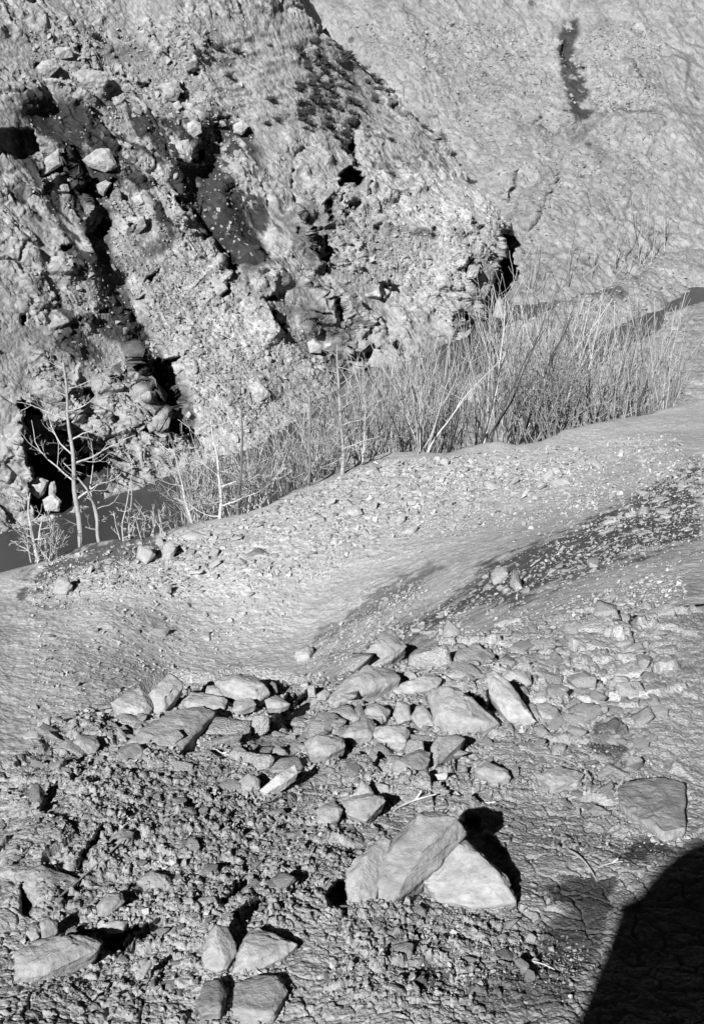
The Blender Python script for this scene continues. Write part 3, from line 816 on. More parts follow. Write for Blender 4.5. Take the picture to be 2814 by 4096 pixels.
# the slope's hidden back, down from its skyline, and its foot under the water
NB = 30
kk = np.arange(NB, 0, -1)[:, None]
bk = np.zeros((NB, NC_C, 3))
bk[..., 0] = PCd[0][None, :, 0] + 0.10 * kk
bk[..., 1] = PCd[0][None, :, 1] + 0.5 * kk
bk[..., 2] = PCd[0][None, :, 2] - 0.28 * kk + 0.4 * perlin((PCd[0][None] + np.array([0, .5, 0]) * kk[..., None]).reshape(-1, 3) / 2).reshape(NB, NC_C) * smooth(kk, 0, 8)
NF = 8
kf = np.arange(1, NF + 1)[:, None]
ftp = np.zeros((NF, NC_C, 3))
ftp[..., 0] = PCd[-1][None, :, 0]
ftp[..., 1] = PCd[-1][None, :, 1] - 0.15 * kf
ftp[..., 2] = PCd[-1][None, :, 2] - 0.45 * kf
PCa = np.concatenate([bk, PCd, ftp], 0)
tCa = np.concatenate([np.broadcast_to(tC[:1], (NB, NC_C)), tC, np.broadcast_to(tC[-1:], (NF, NC_C))], 0)
# and round the nose
NN = 24
kn = np.arange(1, NN + 1)[None, :]
ns = np.zeros((PCa.shape[0], NN, 3))
edgeP = PCa[:, -1]
ns[..., 0] = edgeP[:, None, 0] - 0.15 * kn
ns[..., 1] = edgeP[:, None, 1] + 0.7 * kn
ns[..., 2] = edgeP[:, None, 2] - 0.02 * kn
PCa = np.concatenate([PCa, ns], 1); tCa = np.concatenate([tCa, np.broadcast_to(tCa[:, -1:], (tCa.shape[0], NN))], 1)
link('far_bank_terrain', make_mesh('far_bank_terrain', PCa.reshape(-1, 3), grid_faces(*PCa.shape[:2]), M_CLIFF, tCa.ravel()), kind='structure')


def surfC(u, v):
    j = np.clip(np.searchsorted(uC, u), 0, NC_C - 1)
    i = np.clip(np.round((np.asarray(v) - top[j]) / (bot[j] - top[j]) * (NR_C - 1)).astype(int), 0, NR_C - 1)
    return PCd[i, j], nC[i, j], darkC[i, j]


# ================================================================== THE MOUNTAINSIDE BEHIND
hill_Y = RBF(D([(1000, 720, 63), (1150, 690, 64.5), (1300, 650, 66), (1505, 570, 71), (1700, 500, 75), (1200, 500, 71), (1350, 450, 74), (1505, 400, 77), (1700, 380, 80), (1100, 400, 75), (1300, 270, 80), (1505, 250, 81),
                (900, 200, 80), (1050, 200, 82), (1200, 60, 87), (1505, 60, 88), (1700, 60, 90), (800, 60, 84), (600, -60, 88), (1000, -250, 94), (1505, -250, 96), (1900, -250, 100), (600, -250, 92), (900, 500, 71), (700, 300, 80)]))
NC_D = 560; NR_D = 460
uD = np.linspace(1000, 3500, NC_D)
vb = np.interp(uD, np.array([1000, 1900, 2060, 2300, 2660, 3000, 3500]), np.array([1300, 1290, 1235, 1165, 1020, 930, 850]))
vb = vb + 110
vD = -420 + (vb + 420)[None, :] * np.linspace(0, 1, NR_D)[:, None]
UD = np.broadcast_to(uD, vD.shape).copy()
PD = at(UD, vD, hill_Y(UD, vD))
for c, pts, h, w, wr in [
    (2, [(1085, 90), (1080, 150), (1095, 230)], .5, 30, 14),
    (2, [(880, 690), (850, 760), (830, 860)], 0.8, 40, 10), (2, [(970, 880), (940, 930), (910, 980)], 0.8, 40, 9),
    (2, [(1360, 200), (1430, 280), (1480, 330)], 0.6, 40, 12), (2, [(1060, 700), (1010, 800), (960, 900)], 0.6, 50, 12)]:
    scarp(PD, UD, vD, px(c, pts), h, w, wr)
for c, pts, dp, w in [(2, [(1540, 440), (1270, 440), (1200, 500), (1100, 600), (1000, 720), (880, 860)], .55, 32), (2, [(1140, 60), (1110, 200), (1150, 330), (1160, 470)], .5, 45),
                      (2, [(950, 470), (1050, 540), (1150, 570)], .6, 30)]:
    trench(PD, UD, vD, px(c, pts), dp, w)
carve(PD, UD, vD, 2, [(2400, 430), (1540, 440), (1270, 440), (1200, 500), (1100, 595), (1000, 710), (880, 850), (835, 960), (860, 1500), (2400, 1500)], -1.5, 22)
nD = grid_normals(PD)
fd = PD.reshape(-1, 3); ftd = np.linalg.norm(fd, axis=1) / F * 5
qd = fd @ np.array([[.6, .1, .79], [-.2, .97, .1], [-.77, -.2, .6]])
wv = np.stack([perlin(fd / 4.0), perlin(fd / 4.0 + 9), perlin(fd / 4.0 + 31)], 1)
sD = fbm((qd + wv * 1.5) / np.array([2.6, 1.6, .9]), 0.9, 5, .62, ftd)
rD = fbm(fd + wv, 3.2, 5, .6, ftd, True)
def chips(size):
    s1, s2, si = worley((qd + wv * .4) / np.array(size))
    tl = ((_cell[si] - .5) * ((qd + wv * .4) / np.array(size) - np.floor((qd + wv * .4) / np.array(size)) - .5)).sum(1)
    return smooth(s2 - s1, .0, .1) * (_cell[si, 0] ** 2 + .8 * tl)


cm = smooth(fbm(fd, 4.0, 3, .5), -.4, .3)
dD = fbm(fd, 9.0, 3, .5) * 0.35 + rD * 0.035 + sD * 0.04 + cm * chips((2.2, 1.4, .8)) * .22 + chips((.9, .7, .4)) * .13
e1, e2, ide = worley(fd / 2.4 + .3 * np.stack([perlin(fd), perlin(fd + 9), perlin(fd + 5)], 1))
dD += (_cell[ide, 0] - .5) * smooth(e2 - e1, .02, .2) * 0.03 + fbm(fd, .8, 4, .65, ftd) * .04
PDd = PD + nD * dD.reshape(UD.shape)[..., None]
tD = np.full(UD.shape, 0.23)
dkD = patches(UD, vD, PD, [(2, [(1085, 10), (1150, 10), (1158, 100), (1142, 190), (1190, 310), (1222, 400), (1210, 490), (1150, 490), (1096, 440), (1088, 320), (1056, 235), (1052, 120), (1080, 60)], 14, 1.1),
                           (2, [(1190, 560), (1330, 620), (1440, 740), (1380, 780), (1250, 700), (1170, 650)], 50, 0.4), (2, [(1100, 1140), (1200, 1150), (1230, 1210), (1130, 1200)], 25, 0.45),
                           (2, [(1370, 190), (1420, 230), (1470, 320), (1440, 320), (1390, 250)], 16, 0.45), (2, [(860, 515), (970, 515), (970, 535), (880, 535)], 8, 0.4),
                           (2, [(1540, 430), (1280, 432), (1200, 490), (1130, 570), (1140, 585), (1210, 510), (1290, 450), (1540, 448)], 8, 0.5)], 22, 2.5)
gl = smooth(fbm(fd, .9, 4, .65), -.6, -.1).reshape(UD.shape)
tD *= (1 - 0.80 * dkD * gl)
tD *= 1 + .14 * sD.reshape(UD.shape) + .10 * rD.reshape(UD.shape) + 0.12 * fbm(qd / np.array([5., 5., 1.]), 1.2, 5, .6).reshape(UD.shape) + 0.10 * fbm(fd, 5, 4).reshape(UD.shape)
lines = smooth(.035 - np.abs(perlin((qd + wv * 2.2) / np.array([9., 6., 2.2]))), 0, .03) * smooth(perlin(fd / 5 + 3), -.1, .3)
tD *= 1 - .45 * lines.reshape(UD.shape)
h1, h2, idh = worley(fd / 1.3)
dots = ((_cell[idh, 1] > 0.93) * smooth(0.22 - h1, 0, .1)).reshape(UD.shape) * (vD < 900)
tD *= 1 - 0.6 * dots
link('mountainside_terrain', make_mesh('mountainside_terrain', PDd.reshape(-1, 3), grid_faces(*UD.shape), M_FAR, np.clip(tD, .05, .6).ravel()), kind='structure')


def surfD(u, v):
    j = np.clip(np.round((np.asarray(u) - uD[0]) / (uD[1] - uD[0])).astype(int), 0, NC_D - 1)
    i = np.clip(np.round((np.asarray(v) + 420) / (vb[j] + 420) * (NR_D - 1)).astype(int), 0, NR_D - 1)
    return PDd[i, j], nD[i, j], dkD[i, j]


# ================================================================== ROCKS
def facet_rock(v, r_, n_cut, lo=0.55, hi=0.95):
    """cut a unit solid with random planes"""
    for _ in range(n_cut):
        n = r_.normal(size=3); n /= np.linalg.norm(n)
        d = r_.uniform(lo, hi)
        s = v @ n - d
        v = v - np.clip(s, 0, None)[:, None] * n
    return v


def hull(points, cuts):
    import bmesh
    bm = bmesh.new()
    for p in points:
        bm.verts.new(p)
    bmesh.ops.convex_hull(bm, input=bm.verts[:])
    loose = [v for v in bm.verts if not v.link_faces]
    bmesh.ops.delete(bm, geom=loose, context='VERTS')
    bmesh.ops.triangulate(bm, faces=bm.faces[:])
    if cuts:
        bmesh.ops.subdivide_edges(bm, edges=bm.edges[:], cuts=cuts, use_grid_fill=True)
        bmesh.ops.triangulate(bm, faces=bm.faces[:])
    bmesh.ops.recalc_face_normals(bm, faces=bm.faces[:])
    v = np.array([p.co[:] for p in bm.verts]); f = np.array([[x.index for x in p.verts] for p in bm.faces])
    bm.free()
    return v, f


def outline_rock(name, label, cat, crop, pts, Yfun, lift=0.55, thick=0.3, tone=0.40, cuts=5, sub=5, seed=0, back=0.8, streak_amp=0.02, group=None, squash=7.0, proud=0.0, mat=None, peaks=None):
    r_ = np.random.default_rng(seed + 11)
    poly = px(crop, pts)
    u, v = poly[:, 0], poly[:, 1]
    vb_ = v.max()
    cu = u.mean()
    d = np.linalg.norm(at(u, v, Yfun(u, v)), axis=1)
    db = np.linalg.norm(at(np.array([cu]), np.array([vb_]), Yfun(np.array([cu]), np.array([vb_])))[0])
    d = d * (1 - lift) + db * lift - proud
    rr = ray(u, v); rr /= np.linalg.norm(rr, axis=1)[:, None]
    P = rr * d[:, None]
    C0 = (P.min(0) + P.max(0)) / 2
    Q = P - C0
    A = np.linalg.svd(Q - Q.mean(0))[2]
    n = A[2]
    if n @ C0 > 0:
        n = -n
    a = np.cross(np.array([0, 0, 1.0]), n); a /= np.linalg.norm(a) + 1e-9
    b = np.cross(n, a)
    # outline in its own plane, measured along the view so that it keeps its shape
    def flatten(p):
        return np.array([p @ a, p @ b]).T
    q = flatten(Q)
    c2 = np.array([(q[:, 0].min() + q[:, 0].max()) / 2, (q[:, 1].min() + q[:, 1].max()) / 2])
    # centroid by area keeps the outline star-shaped
    x, y = q[:, 0], q[:, 1]; x2, y2 = np.roll(x, -1), np.roll(y, -1)
    cr = x * y2 - x2 * y; Ar = cr.sum() / 2
    if abs(Ar) > 1e-9:
        c2 = np.array([((x + x2) * cr).sum() / (6 * Ar), ((y + y2) * cr).sum() / (6 * Ar)])
    q = q - c2
    C0 = C0 + a * c2[0] + b * c2[1]
    th = np.linspace(-math.pi, math.pi, 361)
    R = np.full(361, 1e-3)
    for i in range(len(q)):
        p1, p2 = q[i], q[(i + 1) % len(q)]
        e = p2 - p1
        dirs = np.stack([np.cos(th), np.sin(th)], 1)
        den = dirs[:, 0] * e[1] - dirs[:, 1] * e[0]
        den = np.where(np.abs(den) < 1e-9, 1e-9, den)
        t = (p1[0] * e[1] - p1[1] * e[0]) / den
        s = (p1[0] * dirs[:, 1] - p1[1] * dirs[:, 0]) / den
        ok = (t > 0) & (s >= -1e-6) & (s <= 1 + 1e-6)
        R = np.where(ok, np.maximum(R, t), R)
    Rm = float(np.mean(R))
    # a broken block: its outline, a few high corners on its face and a narrower hidden base, closed as one convex solid
    pts3 = [(p[0], p[1], r_.uniform(-.10, .16) * thick * Rm) for p in q]
    for pk in peaks or []:
        pp = px(crop, [pk[:2]])[0]
        rd = ray(pp[0], pp[1]); hit = rd * ((C0 @ n) / (rd @ n)) - C0
        pts3.append((hit @ a, hit @ b, pk[2] * thick * Rm))
    for k_ in range(0 if peaks else 3 + min(cuts, 4)):
        p = q[r_.integers(len(q))] * r_.uniform(.30, .80)
        pts3.append((p[0], p[1], thick * Rm * r_.uniform(.55, 1.0)))
    pts3 += [(p[0] * .86, p[1] * .86, -back * Rm) for p in q]
    loc, ff = hull(pts3, {5: 9, 4: 6}.get(sub, 5))
    nn = mesh_normals(loc, ff)
    if (nn * loc).sum() < 0:
        nn = -nn
    lp = loc + C0
    sa = r_.normal(size=3); sa[2] += 1.0; sa /= np.linalg.norm(sa)
    layer = perlin(np.stack([(loc @ sa) / (0.16 * Rm), lp[:, 0] / (1.6 * Rm), lp[:, 1] / (1.6 * Rm)], 1))
    x1, x2, xi = worley(lp / (.55 * Rm) + .2 * np.stack([perlin(lp / (.5 * Rm)), perlin(lp / (.5 * Rm) + 9), perlin(lp / (.5 * Rm) + 5)], 1))
    facet = ((_cell[xi] - .5) * (lp / (.55 * Rm) - np.floor(lp / (.55 * Rm)) - .5)).sum(1)
    gash = -np.clip(.06 - np.abs(perlin(lp / (.9 * Rm) + 7)), 0, 1) * 1.0
    dsp = (fbm(lp, 0.5 * Rm, 6, .62) * .030 + np.round(layer * 2.5) / 2.5 * streak_amp * 1.3 + facet * .10 * smooth(x2 - x1, 0, .06) + gash * .5) * Rm
    loc = loc + nn * dsp[:, None]
    W3 = loc[:, :1] * a + loc[:, 1:2] * b + loc[:, 2:3] * n
    base = C0.copy(); zmin = W3[:, 2].min(); base[2] += zmin; W3[:, 2] -= zmin
    tn = tone * .83 * (1 + .10 * layer + .10 * fbm(lp, 0.7 * Rm, 4, .6))
    o = link(name, make_mesh(name, W3, ff, mat or M_ROCK, np.clip(tn, .04, .75)), tuple(base), label=label, category=cat, group=group)
    return o


NY = near_Y
_mY = mound_Y
n_ = 0
ROCKS = [
    # the split boulder, three leaves of one stone group
    ('boulder', 'pale left-hand block of the split boulder beside the black hole in the soil', 8, [(95, 780), (130, 730), (200, 690), (270, 610), (300, 640), (270, 720), (240, 800), (225, 930), (165, 985), (100, 965), (108, 860)], .75, .45, .40, 4),
    ('boulder', 'tall grey middle slab of the split boulder leaning over the two pale blocks', 8, [(375, 560), (430, 520), (520, 510), (620, 555), (650, 600), (590, 650), (520, 705), (470, 800), (400, 860), (300, 940), (240, 955), (205, 870), (215, 740), (310, 655), (370, 620)], .80, .50, .33, 5),
    ('boulder', 'broad pale right-hand block of the split boulder with dark cracks across its top', 8, [(620, 625), (720, 700), (830, 810), (872, 930), (720, 945), (520, 925), (480, 870), (430, 810), (500, 740), (550, 680)], .70, .42, .43, 4),
    # left front
    ('stone_slab', 'long banded slab in the lower left corner with dark streaks along it', 7, [(0, 1200), (130, 1140), (280, 1120), (380, 1130), (415, 1160), (400, 1190), (290, 1240), (150, 1310), (0, 1330)], .55, .3, .40, 4),
    ('rock', 'upright pale rock near the bottom with a rounded top and a grey right side', 7, [(893, 1210), (905, 1130), (952, 1066), (1012, 1082), (1052, 1160), (1058, 1200), (1010, 1285), (960, 1300), (900, 1275)], .75, .5, .40, 5),
    ('rock', 'broad pale rock with sloping shoulders right of the upright pale rock near the bottom', 7, [(1036, 1300), (1068, 1180), (1108, 1108), (1150, 1083), (1225, 1108), (1350, 1165), (1300, 1215), (1160, 1290)], .6, .45, .42, 5),
    ('stone_slab', 'flat pale slab at the very bottom just below the broad rock with sloping shoulders', 7, [(1035, 1480), (1048, 1352), (1130, 1316), (1262, 1312), (1300, 1390), (1230, 1500)], .2, .22, .36, 4),
    ('rock', 'grey wedge of rock at the very bottom below the upright pale rock', 7, [(862, 1440), (905, 1345), (985, 1322), (1012, 1400), (980, 1490), (890, 1500)], .25, .25, .30, 4),
    ('rock', 'bright rounded rock with a long black shadow up and to its right', 7, [(825, 995), (880, 940), (950, 930), (978, 980), (950, 1035), (880, 1035)], .75, .55, .47, 5),
    ('rock', 'long smooth block standing beside the curved black crack on the left', 7, [(412, 750), (440, 680), (510, 612), (570, 630), (560, 680), (475, 765)], .7, .45, .40, 4),
    ('rock', 'small pale round stone against the lower left edge beside a dark stone', 7, [(50, 1110), (80, 1068), (112, 1080), (118, 1130), (82, 1150)], .8, .5, .42, 4),
    ('rock', 'grey angular stone beside the small pale round stone at the lower left edge', 7, [(118, 1060), (160, 1032), (205, 1060), (205, 1110), (130, 1145)], .8, .5, .34, 5),
    ('boulder', 'large smooth boulder half buried at the left edge above the banded slab', 7, [(0, 830), (60, 800), (130, 788), (200, 830), (305, 850), (200, 940), (100, 970), (40, 900)], .5, .35, .36, 3),
    ('rock', 'dusty grey rock between the banded slab and the bright rounded rock', 7, [(388, 980), (440, 918), (510, 918), (525, 960), (440, 1030), (395, 1030)], .7, .45, .35, 5),
    ('rock', 'broad dusty rock in the middle of the crumbly soil with a notch on top', 7, [(575, 865), (650, 808), (740, 838), (745, 885), (660, 905)], .65, .45, .35, 5),
    ('rock', 'rounded stone left of the white elongated stone', 7, [(1060, 392), (1110, 348), (1172, 380), (1165, 425), (1085, 435)], .7, .5, .38, 4),
    ('rock', 'small round stone just left of the rounded stone by the white elongated stone', 7, [(888, 470), (930, 448), (948, 480), (922, 508), (893, 497)], .8, .5, .38, 4),
    ('rock', 'triangular stone above the rounded stone left of the white elongated stone', 7, [(1018, 252), (1060, 208), (1102, 240), (1155, 300), (1050, 292)], .6, .4, .39, 4),
    ('rock', 'round stone hemmed by black cracks on the left of the near bank', 7, [(368, 390), (408, 338), (462, 350), (452, 402), (390, 414)], .8, .5, .36, 4),
    ('stone_slab', 'bright white elongated stone lying in the crumbly soil', 7, [(1165, 432), (1240, 370), (1335, 308), (1348, 345), (1290, 392), (1200, 442)], .6, .4, .66, 3),
    ('rock', 'large smooth rock at the upper end of the white elongated stone', 7, [(1375, 200), (1420, 178), (1565, 176), (1575, 215), (1500, 262), (1430, 274), (1395, 250)], .6, .45, .38, 4),
    ('rock', 'jagged pale ledge stone beside the black hole left of the split boulder', 7, [(1298, 1040), (1308, 978), (1345, 985), (1400, 1008), (1440, 1005), (1500, 1040), (1480, 1085), (1360, 1080)], .7, .45, .42, 6),
    ('stone_slab', 'flat dark slab with a black upper edge left of the split boulder', 7, [(1110, 880), (1190, 858), (1290, 850), (1440, 880), (1430, 912), (1250, 915)], .4, .25, .25, 3),
    ('rock', 'dark domed boulder under the long pale slab at the rocky edge', 7, [(478, 245), (528, 211), (590, 213), (642, 258), (612, 292), (520, 302)], .65, .45, .25, 4),
    ('rock', 'rough lump with splintered dark clefts on the left of the rocky edge', 7, [(240, 150), (268, 100), (345, 62), (432, 98), (400, 135), (320, 140), (290, 165)], .7, .45, .38, 7),
    ('rock', 'crusty lump directly below the splintered rock on the left', 7, [(272, 210), (300, 165), (390, 170), (405, 215), (385, 250), (305, 265)], .7, .45, .35, 6),
    ('rock', 'low grey stone above a flat black shadow at the far left of the near bank', 7, [(210, 450), (235, 410), (285, 420), (300, 470), (240, 480)], .6, .4, .34, 4),
    ('stone_slab', 'long smooth pale slab running along the rocky edge on the left', 7, [(500, 235), (560, 190), (640, 110), (760, 60), (900, 28), (965, 55), (905, 110), (825, 168), (790, 240), (690, 245), (590, 215)], .35, .22, .41, 3),
    ('stone_slab', 'thin flake lying on the soil at the end of the long pale slab', 7, [(880, 205), (960, 190), (1090, 150), (1080, 175), (960, 215), (900, 235)], .4, .3, .36, 3),
    ('boulder', 'speckled pale boulder at the left end of the rocky edge beside the tilted slab', 5, [(458, 1090), (520, 1045), (600, 1030), (660, 1060), (660, 1120), (600, 1165), (500, 1155)], .6, .4, .44, 4),
    ('stone_slab', 'tilted pale slab on the rocky edge with a black gash along its right side', 5, [(625, 1060), (640, 1035), (735, 943), (800, 985), (802, 1005), (760, 1070), (708, 1140), (650, 1130)], .8, .35, .43, 3),
    ('stone_slab', 'low pale slab right of the black gash on the rocky edge', 5, [(790, 1085), (830, 1050), (905, 1040), (1015, 1075), (1000, 1112), (880, 1118), (800, 1112)], .5, .35, .42, 4),
    ('boulder', 'large domed pale boulder at the middle of the rocky edge', 5, [(950, 985), (990, 955), (1060, 945), (1140, 960), (1200, 1000), (1215, 1045), (1160, 1085), (1080, 1062), (980, 1020)], .65, .5, .42, 4),
    ('rock', 'dark upright stone at the right end of the large domed boulder', 5, [(1208, 1005), (1222, 982), (1245, 995), (1252, 1035), (1230, 1045), (1210, 1035)], .9, .4, .22, 3),
    ('rock', 'pale stone at the left of the black hollow in the rocky edge', 5, [(1188, 1075), (1245, 1044), (1312, 1090), (1265, 1112), (1200, 1110)], .7, .5, .42, 5),
    ('rock', 'small upright stone standing in the black hollow of the rocky edge', 5, [(1388, 1005), (1430, 998), (1434, 1060), (1398, 1058)], .9, .5, .40, 4),
    ('rock', 'low stone at the right of the black hollow in the rocky edge', 5, [(1435, 1045), (1478, 1018), (1505, 1040), (1480, 1072), (1440, 1072)], .8, .5, .40, 4),
    ('rock', 'blocky pale stone between the low slab and the large domed boulder', 5, [(1035, 1120), (1045, 1075), (1140, 1070), (1150, 1095), (1070, 1125)], .6, .4, .40, 4),
    ('rock', 'small stone wedged between the tilted slab and the large domed boulder', 5, [(905, 1040), (915, 1005), (950, 1000), (985, 1030), (1000, 1062), (950, 1055)], .75, .5, .40, 4),
    ('boulder', 'large smooth pale boulder in the middle left of the black cavity', 6, [(465, 1125), (500, 1100), (600, 1088), (650, 1118), (700, 1190), (800, 1245), (700, 1285), (560, 1310), (492, 1240)], .6, .45, .42, 4),
    ('stone_slab', 'pointed slab with dark bands standing above the black cavity', 6, [(735, 1020), (765, 1005), (830, 1050), (892, 1130), (905, 1170), (965, 1240), (900, 1262), (830, 1230), (795, 1175), (745, 1112)], .85, .4, .43, 3),
    ('boulder', 'long smooth boulder behind the jumble with a rounded back', 6, [(10, 1140), (50, 1080), (105, 1035), (200, 998), (320, 1000), (345, 1040), (235, 1092), (130, 1135), (40, 1165)], .6, .4, .41, 3),
    ('boulder', 'pale peaked boulder rising above the middle of the rocky edge', 6, [(120, 1000), (200, 915), (240, 858), (300, 818), (332, 850), (375, 895), (300, 960), (200, 1000)], .75, .5, .42, 4),
    ('rock', 'rounded light stone shaped like a loaf beneath the pale peaked boulder', 6, [(298, 1085), (350, 1065), (420, 1055), (495, 1018), (535, 1042), (505, 1090), (385, 1112), (312, 1112)], .7, .5, .43, 3),
    ('rock', 'upright stone with a grey face behind the loaf-shaped stone', 6, [(352, 1062), (360, 1005), (378, 998), (412, 1020), (432, 1055), (390, 1070)], .85, .4, .36, 4),
    ('stone_slab', 'wide low slab right of the loaf-shaped stone', 6, [(545, 985), (550, 930), (700, 905), (772, 935), (745, 985), (640, 1010)], .4, .3, .41, 4),
    ('rock', 'jagged grey stone left of the wide low slab at the far edge', 6, [(535, 830), (555, 770), (582, 792), (622, 835), (600, 880), (545, 865)], .8, .45, .38, 5),
    ('rock', 'pale blunt stone at the left of three stones below the long smooth boulder', 6, [(175, 1190), (200, 1160), (245, 1148), (300, 1188), (275, 1235), (210, 1240)], .7, .5, .40, 5),
    ('rock', 'narrow stone in the middle of three stones below the long smooth boulder', 6, [(308, 1205), (322, 1150), (345, 1138), (385, 1162), (392, 1230), (330, 1250)], .8, .5, .40, 4),
    ('rock', 'squat stone at the right of three stones below the long smooth boulder', 6, [(388, 1215), (415, 1170), (445, 1158), (482, 1200), (494, 1256), (430, 1275)], .8, .5, .41, 5),
    ('rock', 'bright faceted rock by itself on the dusty ground at the right', 6, [(1278, 1095), (1308, 1048), (1380, 1038), (1424, 1105), (1372, 1135), (1300, 1128)], .6, .5, .44, 5),
    ('rock', 'pale stone behind the pointed banded slab', 6, [(800, 1030), (860, 1005), (935, 1020), (940, 1065), (880, 1085)], .65, .5, .41, 4),
    ('rock', 'broad worn stone right of the pointed banded slab', 6, [(925, 1195), (955, 1160), (1010, 1150), (1075, 1205), (1040, 1250), (960, 1240)], .55, .45, .40, 5),
    ('rock', 'flat-topped stone at the far right of the rocky edge', 6, [(1470, 1050), (1490, 1035), (1530, 1040), (1540, 1075), (1480, 1090)], .6, .4, .36, 4),
    ('rock', 'white stone on the far right skyline of the rocky edge', 6, [(1305, 720), (1330, 706), (1368, 722), (1362, 748), (1320, 745)], .7, .45, .48, 4),
    ('rock', 'pyramid-topped stone standing on the grey wedge near the middle twig', 8, [(118, 445), (135, 430), (165, 358), (212, 402), (232, 440), (180, 460)], .85, .5, .43, 4),
    ('rock', 'grey wedge beneath the pyramid-topped stone', 8, [(72, 462), (130, 440), (200, 425), (262, 440), (275, 462), (185, 552), (100, 522)], .7, .4, .36, 4),
    ('rock', 'worn stone left of the grey wedge under the pyramid-topped stone', 8, [(-40, 500), (0, 475), (40, 466), (82, 500), (60, 545), (0, 575), (-35, 560)], .7, .45, .39, 4),
    ('rock', 'small pale stone right of the pyramid-topped stone', 8, [(208, 402), (238, 374), (292, 390), (294, 418), (240, 418)], .7, .5, .43, 3),
    ('stone_slab', 'smooth tilted slab on the cracked soil beyond the split boulder', 8, [(676, 320), (700, 285), (722, 276), (832, 320), (845, 352), (760, 366)], .5, .35, .40, 3),
    ('stone_slab', 'low dusty slab right of the smooth tilted slab', 8, [(955, 345), (1060, 298), (1180, 336), (1150, 368), (1020, 388)], .35, .3, .37, 4),
    ('boulder', 'big smooth boulder with curved bands at the right edge', 8, [(1330, 400), (1360, 368), (1540, 350), (1640, 380), (1640, 580), (1545, 600), (1400, 525), (1348, 475)], .0, .07, .39, 3),
    ('rock', 'white chip of stone lying near the middle twig', 8, [(498, 340), (520, 332), (560, 336), (555, 350), (510, 352)], .5, .5, .62, 3),
    ('boulder', 'worn grey outcrop below the large smooth boulder', 8, [(300, 300), (350, 260), (430, 225), (480, 240), (470, 300), (380, 350), (310, 340)], .45, .35, .38, 5),
    ('boulder', 'hollow-sided outcrop under the black cavity with a dark cleft', 8, [(480, 215), (500, 180), (600, 155), (640, 175), (560, 215), (510, 300), (480, 260)], .55, .4, .39, 5),
    ('stone_slab', 'bright dusty slab below the three stones of the jumble', 8, [(215, 160), (230, 120), (330, 115), (390, 145), (370, 190), (260, 190)], .45, .35, .46, 4),
    ('rock', 'grey slab left of the bright dusty slab below the jumble', 8, [(60, 170), (120, 110), (200, 85), (235, 110), (215, 165), (120, 180)], .5, .4, .37, 4),
    ('rock', 'sliver of pale stone in the crumbly soil at the bottom left', 7, [(570, 1310), (600, 1265), (642, 1238), (655, 1255), (610, 1330), (580, 1335)], .8, .4, .43, 3),
    ('rock', 'flat white flake in front of the long black shadow at the lower left', 7, [(390, 1080), (440, 1060), (510, 1045), (540, 1055), (520, 1085), (430, 1090)], .4, .4, .46, 3),
    ('rock', 'rounded clod-coated stone right of the flat white flake', 7, [(555, 1000), (600, 980), (640, 995), (630, 1025), (570, 1030)], .7, .5, .36, 4),
    ('rock', 'squarish stone above the bright rounded rock', 7, [(770, 960), (800, 930), (840, 940), (830, 985), (790, 995)], .7, .5, .36, 4),
]
PEAKS = {'tall grey middle slab of the split boulder leaning over the two pale blocks': [(590, 575, .9), (520, 640, 1.0), (440, 740, 1.0), (370, 840, .9), (430, 560, .7), (300, 700, .55), (240, 860, .5)],
         'broad pale right-hand block of the split boulder with dark cracks across its top': [(600, 690, .8), (700, 740, .9), (790, 830, .8), (560, 830, .45), (700, 880, .5)],
         'pale left-hand block of the split boulder beside the black hole in the soil': [(190, 730, .9), (160, 850, .8), (150, 930, .5)]}
for name, lab, crop, pts, lift, thick, tn, cuts in ROCKS:
    n_ += 1
    area_px = np.ptp(px(crop, pts)[:, 0])
    yf = NY
    outline_rock(name, lab, {'boulder': 'boulder', 'rock': 'rock', 'stone_slab': 'stone slab'}[name], crop, pts, yf, lift, thick, tn, cuts, 5 if area_px > 150 else 4, seed=n_, peaks=PEAKS.get(lab))

